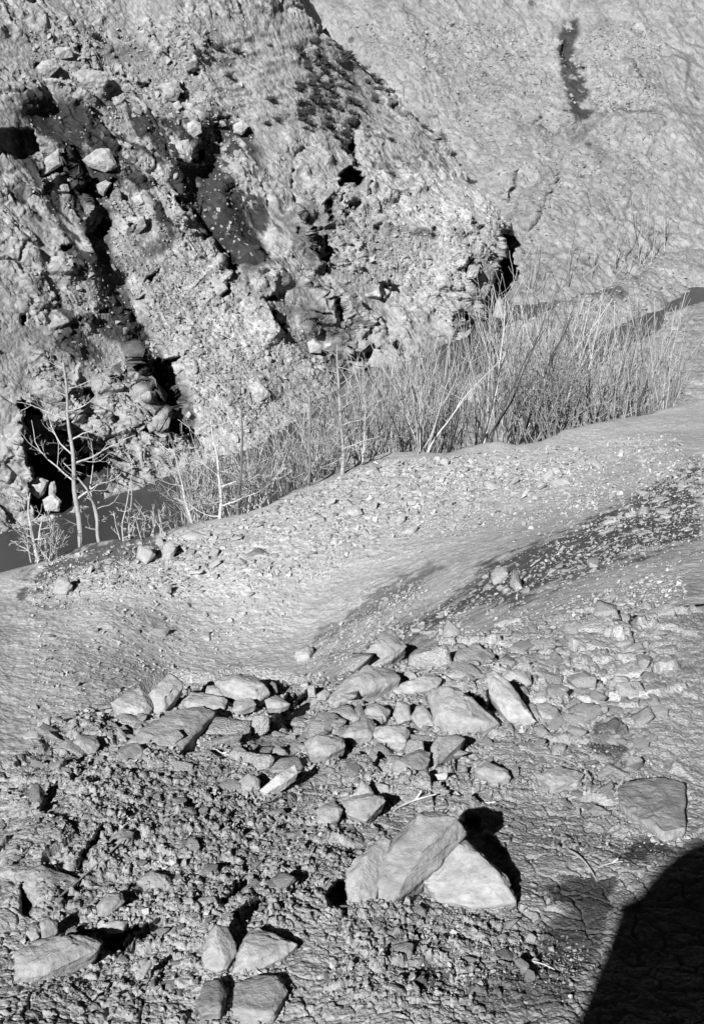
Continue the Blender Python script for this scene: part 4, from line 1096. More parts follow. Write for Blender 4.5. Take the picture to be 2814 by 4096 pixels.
MOUND_ROCKS = [
    ('pale squared block at the left of three blocks on the mound crest', 5, [(578, 395), (588, 338), (640, 336), (672, 380), (625, 425)], .8, .43),
    ('pale upright block in the middle of three blocks on the mound crest', 5, [(700, 405), (706, 335), (742, 310), (772, 350), (745, 412)], .8, .43),
    ('pale flat block on the mound crest just below the dark thicket stems', 5, [(778, 302), (820, 258), (862, 288), (920, 290), (900, 315), (810, 318)], .7, .42),
    ('dark splintered flake on the mound slope below the crest', 5, [(1098, 378), (1160, 343), (1214, 376), (1180, 388), (1120, 388)], .6, .20),
    ('squat pale rock on the left shoulder of the mound', 5, [(180, 562), (195, 500), (250, 478), (276, 530), (246, 568)], .7, .43),
    ('small rock with a dark right side on the lower left mound', 5, [(700, 560), (722, 525), (748, 520), (746, 560), (715, 576)], .8, .34),
    ('oblong pale slab at the head of the dark gully', 5, [(1326, 865), (1388, 808), (1422, 828), (1402, 872), (1340, 886)], .6, .44),
    ('low ragged ledge of stones in the middle of the left mound', 5, [(605, 760), (660, 728), (745, 725), (715, 775), (640, 772)], .6, .36),
    ('flat-topped stone with a black underside on the upper mound', 6, [(86, 292), (108, 255), (152, 255), (172, 290), (122, 308)], .75, .42),
    ('small stone with a dark base right of the flat-topped stone on the mound', 6, [(316, 328), (336, 290), (366, 290), (362, 322), (335, 335)], .75, .40),
    ('long flake lying below the small dark-based stone on the mound', 6, [(338, 380), (368, 358), (426, 348), (402, 382), (360, 386)], .65, .40),
    ('tilted flake with a shaded front near the foot of the mound stones', 6, [(118, 465), (150, 446), (186, 448), (160, 468)], .7, .32),
    ('large smooth stone with a black underside near the right end of the crest', 6, [(1002, 108), (1016, 72), (1070, 86), (1078, 106), (1032, 124)], .8, .42),
    ('long pale slab below the large smooth stone near the right end of the crest', 6, [(1018, 155), (1060, 130), (1125, 138), (1120, 156), (1060, 168)], .6, .42),
    ('leaning flake standing upright on the crest slope', 6, [(836, 158), (862, 122), (892, 116), (880, 142), (850, 164)], .9, .34),
    ('broad pale flake left of the leaning flake on the crest slope', 6, [(716, 150), (742, 140), (800, 168), (786, 186), (742, 184)], .6, .42),
    ('dark-edged shard near the top right of the mound crest', 6, [(1205, 60), (1212, 30), (1268, 70), (1248, 92)], .8, .38),
    ('round pale stone on the crest above the flakes', 6, [(520, 50), (540, 32), (568, 45), (560, 68), (530, 70)], .8, .43),
    ('cube-like pale stone in the middle of the dark gully', 6, [(845, 625), (860, 550), (880, 560), (885, 600), (900, 635), (870, 645)], .8, .42),
    ('largest rounded pale stone in the dark gully', 6, [(752, 585), (780, 545), (830, 540), (832, 565), (790, 605), (765, 612)], .75, .43),
    ('pale stone at the upper right of the dark gully near the picture edge', 6, [(1420, 282), (1440, 260), (1478, 268), (1468, 300), (1430, 302)], .75, .42),
    ('flat pale stone near the lower bank of the dark gully', 6, [(1190, 520), (1215, 498), (1250, 505), (1240, 532), (1205, 535)], .7, .42),
]
for i, (lab, crop, pts, lift, tn) in enumerate(MOUND_ROCKS):
    outline_rock('stone', lab, 'stone', crop, pts, _mY, lift, .5, tn, 5, 4, seed=200 + i)

SLOPE_ROCKS = [
    ('pale block overhanging the black gap at the foot of the left gully', 3, [(622, 775), (700, 758), (722, 800), (702, 842), (632, 835)], .8, .42),
    ('bright tilted block at the water end of the left gully', 3, [(765, 925), (800, 903), (832, 940), (802, 985), (765, 965)], .85, .46),
    ('grey block left of the bright tilted block above the water', 3, [(700, 975), (735, 938), (762, 960), (745, 992)], .8, .36),
    ('flat slab jutting over the deep black cleft in the left gully', 3, [(585, 680), (600, 655), (655, 645), (668, 675), (640, 692)], .7, .36),
    ('lone block with a shaded corner on the pale spur', 3, [(938, 168), (1000, 158), (1018, 188), (972, 224), (950, 212)], .8, .38),
    ('pale slab with a ragged dark underside low on the pale spur', 3, [(1108, 650), (1150, 622), (1190, 650), (1222, 690), (1170, 722), (1128, 690)], .7, .42),
    ('round boulder at the lower edge of the pale spur', 3, [(1390, 440), (1420, 425), (1462, 455), (1455, 492), (1405, 490)], .8, .42),
    ('pale rock standing in the river at the lower left', 3, [(132, 1190), (185, 1158), (222, 1195), (212, 1245), (145, 1245)], .9, .42),
    ('pale crag lit at the foot of the black cliff on the left', 3, [(55, 1115), (110, 1078), (162, 1098), (140, 1165), (112, 1185), (80, 1160)], .9, .42),
    ('pillar of rock beside the pale crag at the foot of the black cliff', 3, [(160, 1110), (190, 1100), (200, 1150), (180, 1200), (162, 1180)], .9, .36),
    ('square block with a shaded front on the upper slope', 1, [(688, 330), (775, 308), (792, 358), (772, 412), (692, 405)], .9, .34),
    ('round boulder at the edge of the dark scree high up', 1, [(818, 518), (850, 500), (885, 512), (892, 560), (852, 584), (820, 562)], .9, .42),
    ('pale angular rock at the right corner of the dark scree', 1, [(1038, 525), (1088, 493), (1112, 530), (1082, 574), (1042, 562)], .9, .42),
    ('small round boulder below the square block on the upper slope', 1, [(748, 422), (778, 408), (802, 440), (772, 464)], .9, .42),
    ('large angular block above the black notch at the left edge', 1, [(118, 700), (210, 635), (232, 715), (180, 732), (125, 772)], .85, .36),
    ('long flat ledge stone below the angular block at the left edge', 1, [(98, 832), (180, 806), (252, 806), (262, 842), (112, 856)], .7, .36),
    ('dark-sided stone below the ledge in the left dark gully', 1, [(385, 808), (432, 786), (462, 800), (422, 864), (400, 850)], .9, .34),
    ('pale cleaved block in the middle of the left dark scree', 1, [(320, 690), (390, 636), (448, 636), (492, 722), (432, 752), (350, 722)], .85, .38),
    ('pale lump capping the top of the pale spur', 1, [(528, 965), (620, 955), (626, 1008), (562, 1062), (530, 1022)], .8, .43),
    ('pale lump right of the lump capping the pale spur', 1, [(655, 970), (700, 946), (734, 970), (692, 1022)], .8, .43),
    ('ragged pale stone in the dark scree above the pale spur', 1, [(538, 872), (600, 852), (622, 896), (562, 922), (540, 900)], .8, .43),
    ('cracked boulder at the upper left with a dark hole beside it', 1, [(100, 252), (130, 218), (190, 206), (214, 250), (162, 304), (112, 282)], .9, .38),
    ('broad worn outcrop near the upper left corner', 1, [(250, 282), (330, 256), (440, 268), (464, 312), (402, 364), (282, 342)], .8, .38),
    ('low pale stone below the square block near the grassy slope', 1, [(888, 392), (905, 376), (934, 380), (936, 408), (892, 410)], .9, .42),
    ('smooth pale hump at the top left of the slope', 1, [(170, 195), (200, 155), (270, 150), (280, 200), (200, 215)], .8, .37),
    ('dark-mouthed block at the right end of the scree stones', 1, [(750, 600), (830, 590), (850, 640), (840, 690), (760, 660), (700, 630)], .85, .37),
]
for i, (lab, crop, pts, lift, tn) in enumerate(SLOPE_ROCKS):
    outline_rock('slope_rock', lab, 'rock', crop, pts, opp_Y, lift, .45, tn * 1.05, 7, 5, seed=300 + i, proud=.03, mat=M_CLIFF)

flat_Y = lambda u, v: ray(u, v)[..., 1] * (ZW + .9) / ray(u, v)[..., 2]
outline_rock('sandy_boulder', 'smooth pale boulder among the thicket stems on the river flat', 'boulder', 4, [(618, 830), (640, 740), (680, 690), (745, 660), (775, 700), (765, 800), (725, 865), (650, 870)], flat_Y, .6, .45, .40, 3, 5, seed=401)
outline_rock('pale_pinnacle', 'small pale pinnacle of rock at the foot of the black cleft under the nose', 'rock', 4, [(762, 420), (775, 360), (796, 322), (816, 375), (820, 430)], flat_Y, .95, .5, .40, 4, 4, seed=402)
outline_rock('sandy_boulder', 'low pale boulder among the stems at the back of the river flat', 'boulder', 4, [(930, 560), (980, 470), (1030, 440), (1050, 500), (1010, 590)], flat_Y, .6, .4, .36, 4, 4, seed=403)

# ------------------------------------------------------------------ loose stones, one object each
def proto(seed, cuts=3, flatness=.6):
    """a sharp-cornered shard"""
    r_ = np.random.default_rng(seed)
    p = r_.uniform(-1, 1, (r_.integers(9, 15), 3))
    p /= (np.abs(p) ** 4).sum(1)[:, None] ** .25
    p *= np.array([1, r_.uniform(.5, .95), r_.uniform(.25, .6)]) * r_.uniform(.8, 1, (len(p), 1))
    v, f = hull(p, cuts)
    if cuts:
        v = v + mesh_normals(v, f) * (fbm(v + seed, .5, 4, .6) * .035)[:, None]
    return v / np.abs(v[:, 0]).max(), f


PROTO = [proto(900 + i, 4) for i in range(20)]
PMESH = [make_mesh('loose_stone', v, f, M_SMALL, .34, True) for v, f in PROTO]
PALE = [make_mesh('pale_stone', v, f, M_SMALL, .40, True) for v, f in PROTO]
GUL = [(6, [(180, 960), (380, 850), (530, 760), (680, 650), (760, 560), (900, 500), (1010, 450), (1140, 420), (1260, 330), (1420, 220), (1560, 110), (1760, 20), (1760, 420), (1600, 420), (1440, 480), (1280, 520), (1130, 600), (930, 650), (880, 700), (700, 730), (560, 800), (450, 850)])]


def orient(n, spin, tilt=0.25):
    n = np.asarray(n) + rng.normal(size=3) * tilt
    n /= np.linalg.norm(n)
    a = np.cross(n, [math.cos(spin), math.sin(spin), .3]); a /= np.linalg.norm(a)
    return np.stack([a, np.cross(n, a), n], 1)


from mathutils import Matrix


def place_loose(name, label, cat, group, polys, count, size_px, surf, sink=.15, power=2.2, meshes=None):
    meshes = meshes or PMESH
    done = 0
    tot = [abs(np.sum(p[:, 0] * np.roll(p[:, 1], -1) - np.roll(p[:, 0], -1) * p[:, 1])) for p in (px(c, q) for c, q in polys)]
    for (c, q), ar in zip(polys, tot):
        poly = px(c, q)
        want = int(round(count * ar / sum(tot))); got = 0
        while got < want:
            u = rng.uniform(poly[:, 0].min(), poly[:, 0].max(), 1); v = rng.uniform(poly[:, 1].min(), poly[:, 1].max(), 1)
            if not in_poly(u, v, poly)[0]:
                continue
            r = surf(u, v); P, n = r[0][0], r[1][0]
            s = size_px[0] * (1 - rng.random() * (1 - (size_px[0] / size_px[1]) ** power)) ** (-1 / power)
            s = s / F * np.linalg.norm(P) / 2
            k_ = rng.integers(len(meshes))
            o = bpy.data.objects.new(name, meshes[k_]); SC.collection.objects.link(o)
            R_ = orient(n, rng.uniform(0, 6.28))
            M = Matrix([[*(R_[i] * s), P[i] + n[i] * s * sink] for i in range(3)] + [[0, 0, 0, 1]])
            o.matrix_world = M
            o['label'] = label; o['category'] = cat; o['group'] = group
            got += 1; done += 1
    return done


place_loose('loose_stone', 'small grey stone half sunk in the crumbly soil of the near bank', 'stone', 'small stones in the soil of the near bank',
            [(7, [(60, 300), (700, 260), (1400, 180), (1590, 500), (1590, 900), (1300, 1050), (900, 1380), (60, 1380)]), (8, [(0, 0), (500, 60), (1500, 60), (1540, 560), (900, 480), (300, 420), (0, 430)]), (8, [(0, 950), (800, 980), (1100, 1200), (1000, 1380), (0, 1380)])],
            285, (24, 130), surfA, .15, 1.7)
EDGEBAND = [(5, [(60, 1150), (300, 1080), (460, 1060), (1190, 1080), (1590, 1000), (1590, 1191), (900, 1191), (60, 1250)]), (7, [(60, 80), (560, 100), (1000, 60), (1590, 20), (1590, 330), (1100, 330), (700, 260), (60, 420)]),
            (6, [(0, 1000), (250, 900), (560, 830), (1250, 740), (1540, 720), (1540, 1254), (0, 1254)]), (8, [(0, 0), (1000, 0), (1540, 60), (1540, 300), (760, 330), (300, 360), (0, 340)])]
place_loose('packed_stone', 'pale dusty stone packed among the jumbled rocks of the near rocky edge', 'packed stone', 'pale stones packed along the rocky edge', EDGEBAND, 290, (48, 230), surfA, .12, 1.5, PALE)
place_loose('gully_stone', 'pale stone lying on the dark gravel of the gully behind the near bank', 'gully stone', 'pale stones in the dark gully', GUL, 280, (18, 66), surfA, .2, 1.9, PALE)
place_loose('mound_stone', 'small pale stone strewn over the crest of the gravel mound', 'mound stone', 'pale stones along the gravel mound crest',
            [(5, [(60, 540), (200, 440), (560, 380), (760, 300), (950, 280), (1250, 130), (1540, 20), (1590, 300), (1300, 460), (900, 500), (500, 520), (100, 590)]),
             (6, [(0, 160), (100, 90), (300, 40), (560, 20), (900, 30), (1250, 20), (1540, -60), (1540, 60), (1150, 170), (700, 220), (420, 400), (100, 540), (0, 540)])], 290, (17, 74), surfA, .2, 1.9, PALE)
place_loose('slope_block', 'angular block lodged on the rocky slope across the river', 'slope block', 'blocks lodged across the opposite slope',
            [(1, [(60, 140), (640, 60), (930, 100), (900, 420), (1130, 560), (1100, 900), (1230, 1200), (900, 1050), (720, 720), (400, 600), (60, 360)]),
             (3, [(50, 60), (420, 20), (560, 300), (690, 500), (840, 900), (780, 1000), (440, 1100), (280, 900), (60, 700)]),
             (3, [(740, 150), (1000, 200), (1400, 430), (1300, 900), (900, 900), (800, 600)])], 290, (12, 46), surfC, .1)

# ------------------------------------------------------------------ gravel: masses nobody could count
SP = [proto(40 + s_, 0) for s_ in range(14)]


def gravel(name, label, polys, counts, size_px, surf, tone, power=2.4, sink=.3):
    V = []; Fs = []; T = []; off = 0
    for (c, q), cnt in zip(polys, counts):
        poly = px(c, q)
        n = int(cnt * 3)
        u = rng.uniform(poly[:, 0].min(), poly[:, 0].max(), n); v = rng.uniform(poly[:, 1].min(), poly[:, 1].max(), n)
        m = poly_sd(u, v, poly) + rng.normal(size=n) * 40 > 0
        u, v = u[m][:cnt], v[m][:cnt]
        r = surf(u, v); P, N = r[0], r[1]
        # gather in drifts rather than evenly
        keep = perlin(P / (np.linalg.norm(P, axis=1).mean() * .09)) + rng.normal(size=len(P)) * .35 > -.15
        if len(r) == 3:
            keep &= rng.random(len(P)) > r[2] * .8
        P, N = P[keep], N[keep]
        s = size_px[0] * (1 - rng.random(len(P)) * (1 - (size_px[0] / size_px[1]) ** power)) ** (-1 / power)
        s = s / F * np.linalg.norm(P, axis=1) / 2
        kind = rng.integers(len(SP), size=len(P))
        for k_ in range(len(SP)):
            idx = np.where(kind == k_)[0]
            if not len(idx):
                continue
            v0, f0 = SP[k_]
            Rs = np.stack([orient(N[i], rng.uniform(0, 6.28), .5) for i in idx])
            pts = np.einsum('nij,vj->nvi', Rs, v0) * s[idx][:, None, None] + (P[idx] + N[idx] * (s[idx] * sink)[:, None])[:, None, :]
            V.append(pts.reshape(-1, 3))
            Fs.append((f0[None] + (np.arange(len(idx)) * len(v0))[:, None, None]).reshape(-1, 3) + off)
            T.append(np.repeat(tone * rng.uniform(.6, 1.15, len(idx)), len(v0)))
            off += len(idx) * len(v0)
    o = link(name, make_mesh(name, np.concatenate(V), np.concatenate(Fs), M_SMALL, np.concatenate(T), False), kind='stuff', label=label, category='gravel')
    return o


gravel('crumbled_soil', 'crumbled soil and chips of stone over the near bank',
       [(7, [(100, 450), (700, 260), (1250, 300), (1590, 480), (1590, 900), (1300, 1050), (900, 1400), (60, 1400), (60, 1000)]), (8, [(0, 60), (500, 60), (1000, 100), (1540, 300), (1540, 700), (1250, 800), (900, 500), (300, 420), (0, 430)]), (8, [(0, 930), (900, 960), (1200, 1100), (1000, 1400), (0, 1400)]),
        (7, [(60, 100), (560, 180), (700, 260), (60, 560)])], [11000, 8000, 6000, 2500], (5, 40), surfA, .31)
# crumbs of soil banked against the feet of the larger rocks
def crumbs(name, label, rocks, per, size_px, surf, tone):
    V = []; Fs = []; T = []; off = 0
    for crop, pts in rocks:
        poly = px(crop, pts); cl = np.vstack([poly, poly[:1]])
        for _ in range(per):
            i = rng.integers(len(poly)); t = rng.random()
            p = cl[i] * (1 - t) + cl[i + 1] * t
            out = p - poly.mean(0); out /= np.linalg.norm(out) + 1e-9
            p = p + out * abs(rng.normal()) * 16
            r = surf(np.array([p[0]]), np.array([p[1]])); P, N = r[0][0], r[1][0]
            s = rng.uniform(*size_px) * rng.random() ** 1.2 + size_px[0]
            s = s / F * np.linalg.norm(P) / 2
            v0, f0 = SP[rng.integers(len(SP))]
            V.append((v0 * s) @ orient(N, rng.uniform(0, 6.28), .5).T + P + N * s * .3)
            Fs.append(f0 + off); off += len(v0); T.append(np.full(len(v0), tone * rng.uniform(.75, 1.15)))
    link(name, make_mesh(name, np.concatenate(V), np.concatenate(Fs), M_SMALL, np.concatenate(T), False), kind='stuff', label=label, category='gravel')


crumbs('soil_crumbs', 'crumbs of soil banked against the rocks of the near bank', [(c, q) for _, _, c, q, *_ in ROCKS], 130, (7, 34), surfA, .30)
gravel('gully_gravel', 'pale gravel scattered over the dark gully behind the near bank', [GUL[0], (6, [(-100, 980), (240, 640), (430, 600), (500, 780), (330, 870), (0, 1010)])], [12000, 3000], (5, 26), surfA, .36)
gravel('mound_gravel', 'pale gravel and chips strewn over the mound',
       [(5, [(60, 560), (200, 440), (560, 380), (950, 270), (1250, 130), (1540, 20), (1590, 320), (1300, 480), (900, 520), (500, 540), (100, 620)]), (6, [(0, 160), (300, 40), (900, 30), (1540, -60), (1540, 60), (1150, 170), (700, 220), (420, 420), (0, 560)]),
        (5, [(60, 600), (1500, 400), (1500, 650), (900, 900), (500, 1000), (60, 1180)]), (6, [(300, 80), (1640, -80), (1640, 130), (1100, 320), (500, 400)]), (6, [(900, 700), (1640, 500), (1640, 720), (1100, 800), (600, 900)])], [6500, 6000, 2200, 4500, 2500], (6, 38), surfA, .36)
gravel('scree', 'stones and chips of scree over the slope across the river',
       [(1, [(60, 60), (1000, 60), (1130, 560), (1100, 900), (1230, 1200), (900, 1239), (60, 1239)]), (3, [(50, 60), (1000, 60), (1500, 480), (1300, 950), (880, 950), (700, 1040), (420, 1120), (60, 1150)]),
        (2, [(0, 760), (800, 800), (800, 1000), (760, 1254), (0, 1254)])], [5500, 7000, 2600], (6, 34), surfC, .30)


def surfE(u, v):
    j = np.clip(np.round((np.asarray(u) - ug[0]) / (ug[1] - ug[0])).astype(int), 0, len(ug) - 1)
    i = np.clip(np.round((np.asarray(v) - vg[0]) / (vg[1] - vg[0])).astype(int), 0, len(vg) - 1)
    return PE[i, j], np.broadcast_to(np.array([0, 0, 1.0]), PE[i, j].shape)


gravel('flats_gravel', 'stones and gravel over the low river flats', [(4, [(800, 560), (1100, 380), (1540, 150), (1640, 160), (1640, 280), (1320, 440), (1140, 640), (1120, 720), (1300, 640), (1640, 440), (1640, 900), (900, 1000), (640, 900)])], [4500], (6, 34), surfE, .32)
gravel('hillside_chips', 'broken stone scattered over the far mountainside', [(2, [(60, 40), (1540, 40), (1540, 1100), (900, 1150), (860, 900), (500, 560)])], [9000], (5, 18), surfD, .25)
# ================================================================== TREES, STICKS AND THE PHOTOGRAPHER
def tube(path, radii, sides=5):
    path = np.asarray(path, float); n = len(path)
    t = np.gradient(path, axis=0); t /= np.linalg.norm(t, axis=1)[:, None] + 1e-12
    ref = np.array([0.31, 0.93, 0.2])
    a = np.cross(t, ref); a /= np.linalg.norm(a, axis=1)[:, None] + 1e-12
    b = np.cross(t, a)
    ang = np.arange(sides) * 2 * math.pi / sides
    ring = path[:, None] + np.asarray(radii)[:, None, None] * (np.cos(ang)[None, :, None] * a[:, None] + np.sin(ang)[None, :, None] * b[:, None])
    V = ring.reshape(-1, 3)
    i = np.arange((n - 1) * sides).reshape(n - 1, sides)
    j = np.roll(i, -1, axis=1)
    Fq = np.stack([i, j, j + sides, i + sides], -1).reshape(-1, 4)
    return V, Fq


class Wood:
    def __init__(self):
        self.V = []; self.F = []; self.n = 0

    def add(self, path, radii, sides=5):
        V, Fq = tube(path, radii, sides)
        self.V.append(V); self.F.append(Fq + self.n); self.n += len(V)

    def mesh(self, name, tone, origin):
        return make_mesh(name, np.concatenate(self.V) - origin, np.concatenate(self.F), M_BARK, tone)


def limb(w, r_, start, direction, length, radius, depth, upward=.25, gnarl=.16, kids=4, tip=.25, rmin=.004):
    n = max(4, int(5 + length * 2))
    P = [np.array(start, float)]; d = np.array(direction, float); d /= np.linalg.norm(d)
    for i in range(n):
        d = d + r_.normal(size=3) * gnarl + np.array([0, 0, upward * .18])
        d /= np.linalg.norm(d)
        P.append(P[-1] + d * length / n)
    P = np.array(P)
    rad = radius * (1 - (1 - tip) * np.linspace(0, 1, n + 1) ** .9)
    w.add(P, np.maximum(rad, rmin), 6 if radius > .05 else 4)
    if depth > 0:
        for k_ in range(kids):
            t = r_.uniform(.25, .95)
            i = int(t * n)
            base_d = P[min(i + 1, n)] - P[max(i - 1, 0)]
            base_d /= np.linalg.norm(base_d)
            side = r_.normal(size=3); side[1] *= .7; side -= base_d * (side @ base_d); side /= np.linalg.norm(side)
            sp = r_.uniform(.5, 1.0)
            nd = base_d * math.cos(sp) + side * math.sin(sp)
            limb(w, r_, P[i], nd, length * r_.uniform(.3, .55) * (1.1 - .4 * t), max(rad[i] * .55, rmin), depth - 1, upward, gnarl * 1.1, max(2, kids - 1), .3, rmin)
    return P


def tree(label, trunk_px, Y, r0, tone, n_limb, reach, seed, crop=0, up=.5, group=None, lo=.3):
    r_ = np.random.default_rng(seed)
    q = px(crop, trunk_px)
    Y = float(np.interp(q[0, 0], uA, PAd[NDOWN, :, 1])) + (Y % 1) * .8 + .25      # just behind the mound's crest
    P = at(q[:, 0], q[:, 1], np.full(len(q), Y) + np.cumsum(r_.normal(size=len(q)) * .05))
    # run the trunk down into the ground
    P = np.concatenate([P[:1] - np.array([0, -.25, .5]), P])
    t = np.linspace(0, 1, len(P)); tt = np.linspace(0, 1, 28)
    path = np.stack([np.interp(tt, t, P[:, k_]) for k_ in range(3)], 1)
    path[1:-1] = (path[:-2] + 2 * path[1:-1] + path[2:]) / 4
    path += np.stack([perlin(path * 1.3 + seed), perlin(path * 1.3 + seed + 50), 0 * tt], 1) * .06
    rad = r0 * (1 - .8 * tt ** .85); rad[:3] *= np.array([1.5, 1.3, 1.1])
    base = path[0].copy()
    root = bpy.data.objects.new('bare_tree', None); SC.collection.objects.link(root); root.location = base
    root['label'] = label; root['category'] = 'tree'
    root.empty_display_size = .3
    if group:
        root['group'] = group
    w = Wood(); w.add(path, rad, 8)
    link('trunk', w.mesh('trunk', tone, base), parent=root)
    w = Wood()
    for k_ in range(n_limb):
        t_ = lo + (1 - lo) * (k_ + r_.random()) / n_limb
        i = min(int(t_ * 27), 27)
        sgn = 1 if (k_ + seed) % 2 else -1
        d = np.array([sgn * r_.uniform(.6, 1.0), r_.uniform(-.5, .5), r_.uniform(.05, up)])
        limb(w, r_, path[i], d, reach * r_.uniform(.5, 1.1) * (1.15 - .6 * t_), rad[i] * .55, 3, .35, .17, 4, .25, .0022)
    link('crown', w.mesh('crown', tone * 1.05, base), parent=root)
    return root


TREES = [
    ('tall pale tree with wide crooked branches standing in front of the black cliff', [(182, 1258), (176, 1180), (168, 1110), (163, 1040), (158, 985), (155, 930), (150, 870), (143, 820)], 21.5, .062, .38, 10, 1.4, 1),
    ('leaning forked tree just right of the tall pale tree on the left', [(226, 1243), (222, 1190), (212, 1140), (200, 1110), (172, 1080), (140, 1050)], 21.7, .045, .38, 6, 1.0, 2),
    ('slender upright fork growing beside the leaning forked tree', [(226, 1243), (214, 1150), (206, 1110), (208, 1070), (214, 1030)], 21.9, .03, .44, 5, .6, 3),
    ('twin-stemmed tree at the far left edge above the bank', [(92, 1288), (80, 1250), (70, 1210), (64, 1160), (68, 1120)], 20.3, .05, .47, 5, .7, 4),
    ('short crooked tree beside the twin-stemmed one at the far left', [(98, 1290), (90, 1240), (92, 1200), (98, 1170)], 20.5, .035, .45, 4, .6, 5),
    ('straight thin pair of stems standing over the open water on the left', [(293, 1238), (296, 1180), (300, 1120), (304, 1050)], 22.0, .028, .46, 4, .6, 6),
    ('thin stem just left of the straight pair over the open water', [(279, 1238), (280, 1190), (288, 1130), (298, 1080)], 22.0, .022, .44, 4, .5, 7),
    ('dark trunk rising at the right end of the left thicket', [(541, 1190), (540, 1140), (543, 1090), (549, 1030), (552, 970), (548, 915)], 23.4, .05, .14, 10, .9, 8),
    ('pale straight trunk in the middle growing from the mound crest', [(776, 1082), (775, 1020), (773, 960), (771, 900), (768, 840), (766, 780)], 26.0, .055, .34, 15, 1.1, 9),
    ('dark forked tree left of the pale straight trunk in the middle', [(700, 1115), (701, 1060), (703, 1000), (706, 940), (702, 880), (708, 830)], 25.2, .045, .22, 13, 1.0, 10),
    ('leafless tree with a leaning trunk in the left thicket', [(440, 1215), (432, 1160), (420, 1110), (402, 1060), (390, 1020)], 22.8, .04, .46, 6, .9, 11),
    ('pale tree with level branches in the middle of the left thicket', [(500, 1200), (500, 1140), (496, 1080), (490, 1020), (478, 950)], 23.3, .05, .48, 10, 1.1, 12),
    ('short dark sapling standing alone on the right end of the mound', [(1448, 948), (1446, 920), (1455, 890), (1466, 862)], 31.2, .06, .07, 3, .5, 13),
    ('thin leaning sapling on the right end of the mound', [(1352, 975), (1346, 945), (1335, 915), (1310, 885)], 30.6, .04, .22, 5, .7, 14),
    ('thin sapling with a dark fork right of the leaning sapling', [(1415, 958), (1420, 930), (1425, 900), (1440, 850)], 31.4, .03, .28, 5, .7, 15),
]
for lab, tr, Y, r0, tn, nl, reach, sd_ in TREES:
    tree(lab, tr, Y, r0, tn, nl, reach, sd_)


def back_ground(u, Y):
    """height of the bank behind the mound's crest along column u at distance Y"""
    j = int(np.clip(np.searchsorted(uA, u), 0, NC_A - 1))
    col = PAd[:NDOWN + 1, j]
    i = np.argmin(np.abs(col[:, 1] - Y))
    return max(col[i, 2], ZW + .3) if Y < col[0, 1] else ZW + .5


def sapling_mesh(seed, tone):
    r_ = np.random.default_rng(seed)
    w = Wood()
    lean = np.array([r_.normal() * .16, r_.normal() * .12, 1.0])
    n = 9
    P = [np.zeros(3)]; d = lean / np.linalg.norm(lean)
    for i in range(n):
        d = d + r_.normal(size=3) * .06; d /= np.linalg.norm(d); P.append(P[-1] + d / n)
    P = np.array(P)
    rad = .0056 * (1 - .7 * np.linspace(0, 1, n + 1))
    w.add(P, rad, 5)
    for k_ in range(r_.integers(3, 7)):
        t = r_.uniform(.3, .92); i = int(t * n)
        az = r_.uniform(0, 6.28)
        dd = np.array([math.cos(az) * .5, math.sin(az) * .4, r_.uniform(.6, 1.3)])
        limb(w, r_, P[i], dd, r_.uniform(.14, .34), rad[i] * .6, 1, .5, .11, 3, .3, .0009)
    return make_mesh('sapling', np.concatenate(w.V), np.concatenate(w.F), M_BARK, tone)


SAP = [sapling_mesh(700 + i, [.46, .40, .44, .34, .46, .30, .42, .22, .44, .10, .42, .07][i % 12]) for i in range(24)]


def saplings(label, group, rows_, seed):
    r_ = np.random.default_rng(seed)
    env = np.array(D([(380, 1010), (450, 960), (520, 940), (600, 980), (660, 930), (700, 850), (760, 840), (800, 800), (860, 810), (920, 790), (980, 745), (1040, 735), (1090, 700), (1130, 660), (1170, 635), (1220, 640),
                      (1280, 655), (1340, 660), (1400, 700), (1460, 730), (1505, 690), (1600, 640)]))
    for u, dY, full in rows_:
        Yc = float(np.interp(u, uA, PAd[NDOWN, :, 1]))
        Y = Yc + dY
        vtop = float(np.interp(u, env[:, 0], env[:, 1])) + full
        T = at(np.array(u), np.array(vtop), Y)
        zb = back_ground(u, Y)
        h = T[2] - zb
        if h < .6:
            continue
        o = bpy.data.objects.new('sapling', SAP[r_.integers(len(SAP))]); SC.collection.objects.link(o)
        o.location = (T[0], Y, zb - .1)
        w_ = r_.uniform(.75, 1.25) * (4.5 / h) ** .5
        o.scale = (h * w_, h * w_, h)
        o.rotation_euler = (r_.normal() * .04, r_.normal() * .06, r_.uniform(0, 6.28))
        o['label'] = label; o['category'] = 'sapling'; o['group'] = group


r_ = np.random.default_rng(21)


def clump(lo, hi, dlo, dhi, n, drop, add=0):
    out = []
    while len(out) < n:
        c = r_.uniform(lo, hi); dy = r_.uniform(dlo, dhi); dr = abs(r_.normal()) * drop + add
        for _ in range(r_.integers(2, 9)):
            out.append((float(np.clip(c + r_.normal() * 7, lo - 10, hi + 10)) * S_, max(.3, dy + r_.normal() * .3), dr + abs(r_.normal()) * drop * .7 - 40))
    return out[:n]


S_ = 1.7632
saplings('thin pale bare sapling in the tall thicket behind the middle of the mound', 'tall thicket behind the mound',
         clump(800, 1340, .4, 9, 150, 75), 31)
saplings('thin bare sapling in the thicket between the two middle trunks and the tall thicket', 'thicket at the middle of the crest',
         clump(640, 830, .3, 5, 44, 120, 30), 32)
saplings('pale bare sapling of the spreading thicket in front of the dark water on the left', 'thicket in front of the dark water',
         clump(400, 640, .3, 4, 42, 130, 20), 33)
saplings('wispy bare sapling on the bank beside the backwater at the far right', 'saplings beside the backwater',
         clump(1300, 1550, 2, 13, 34, 60), 34)

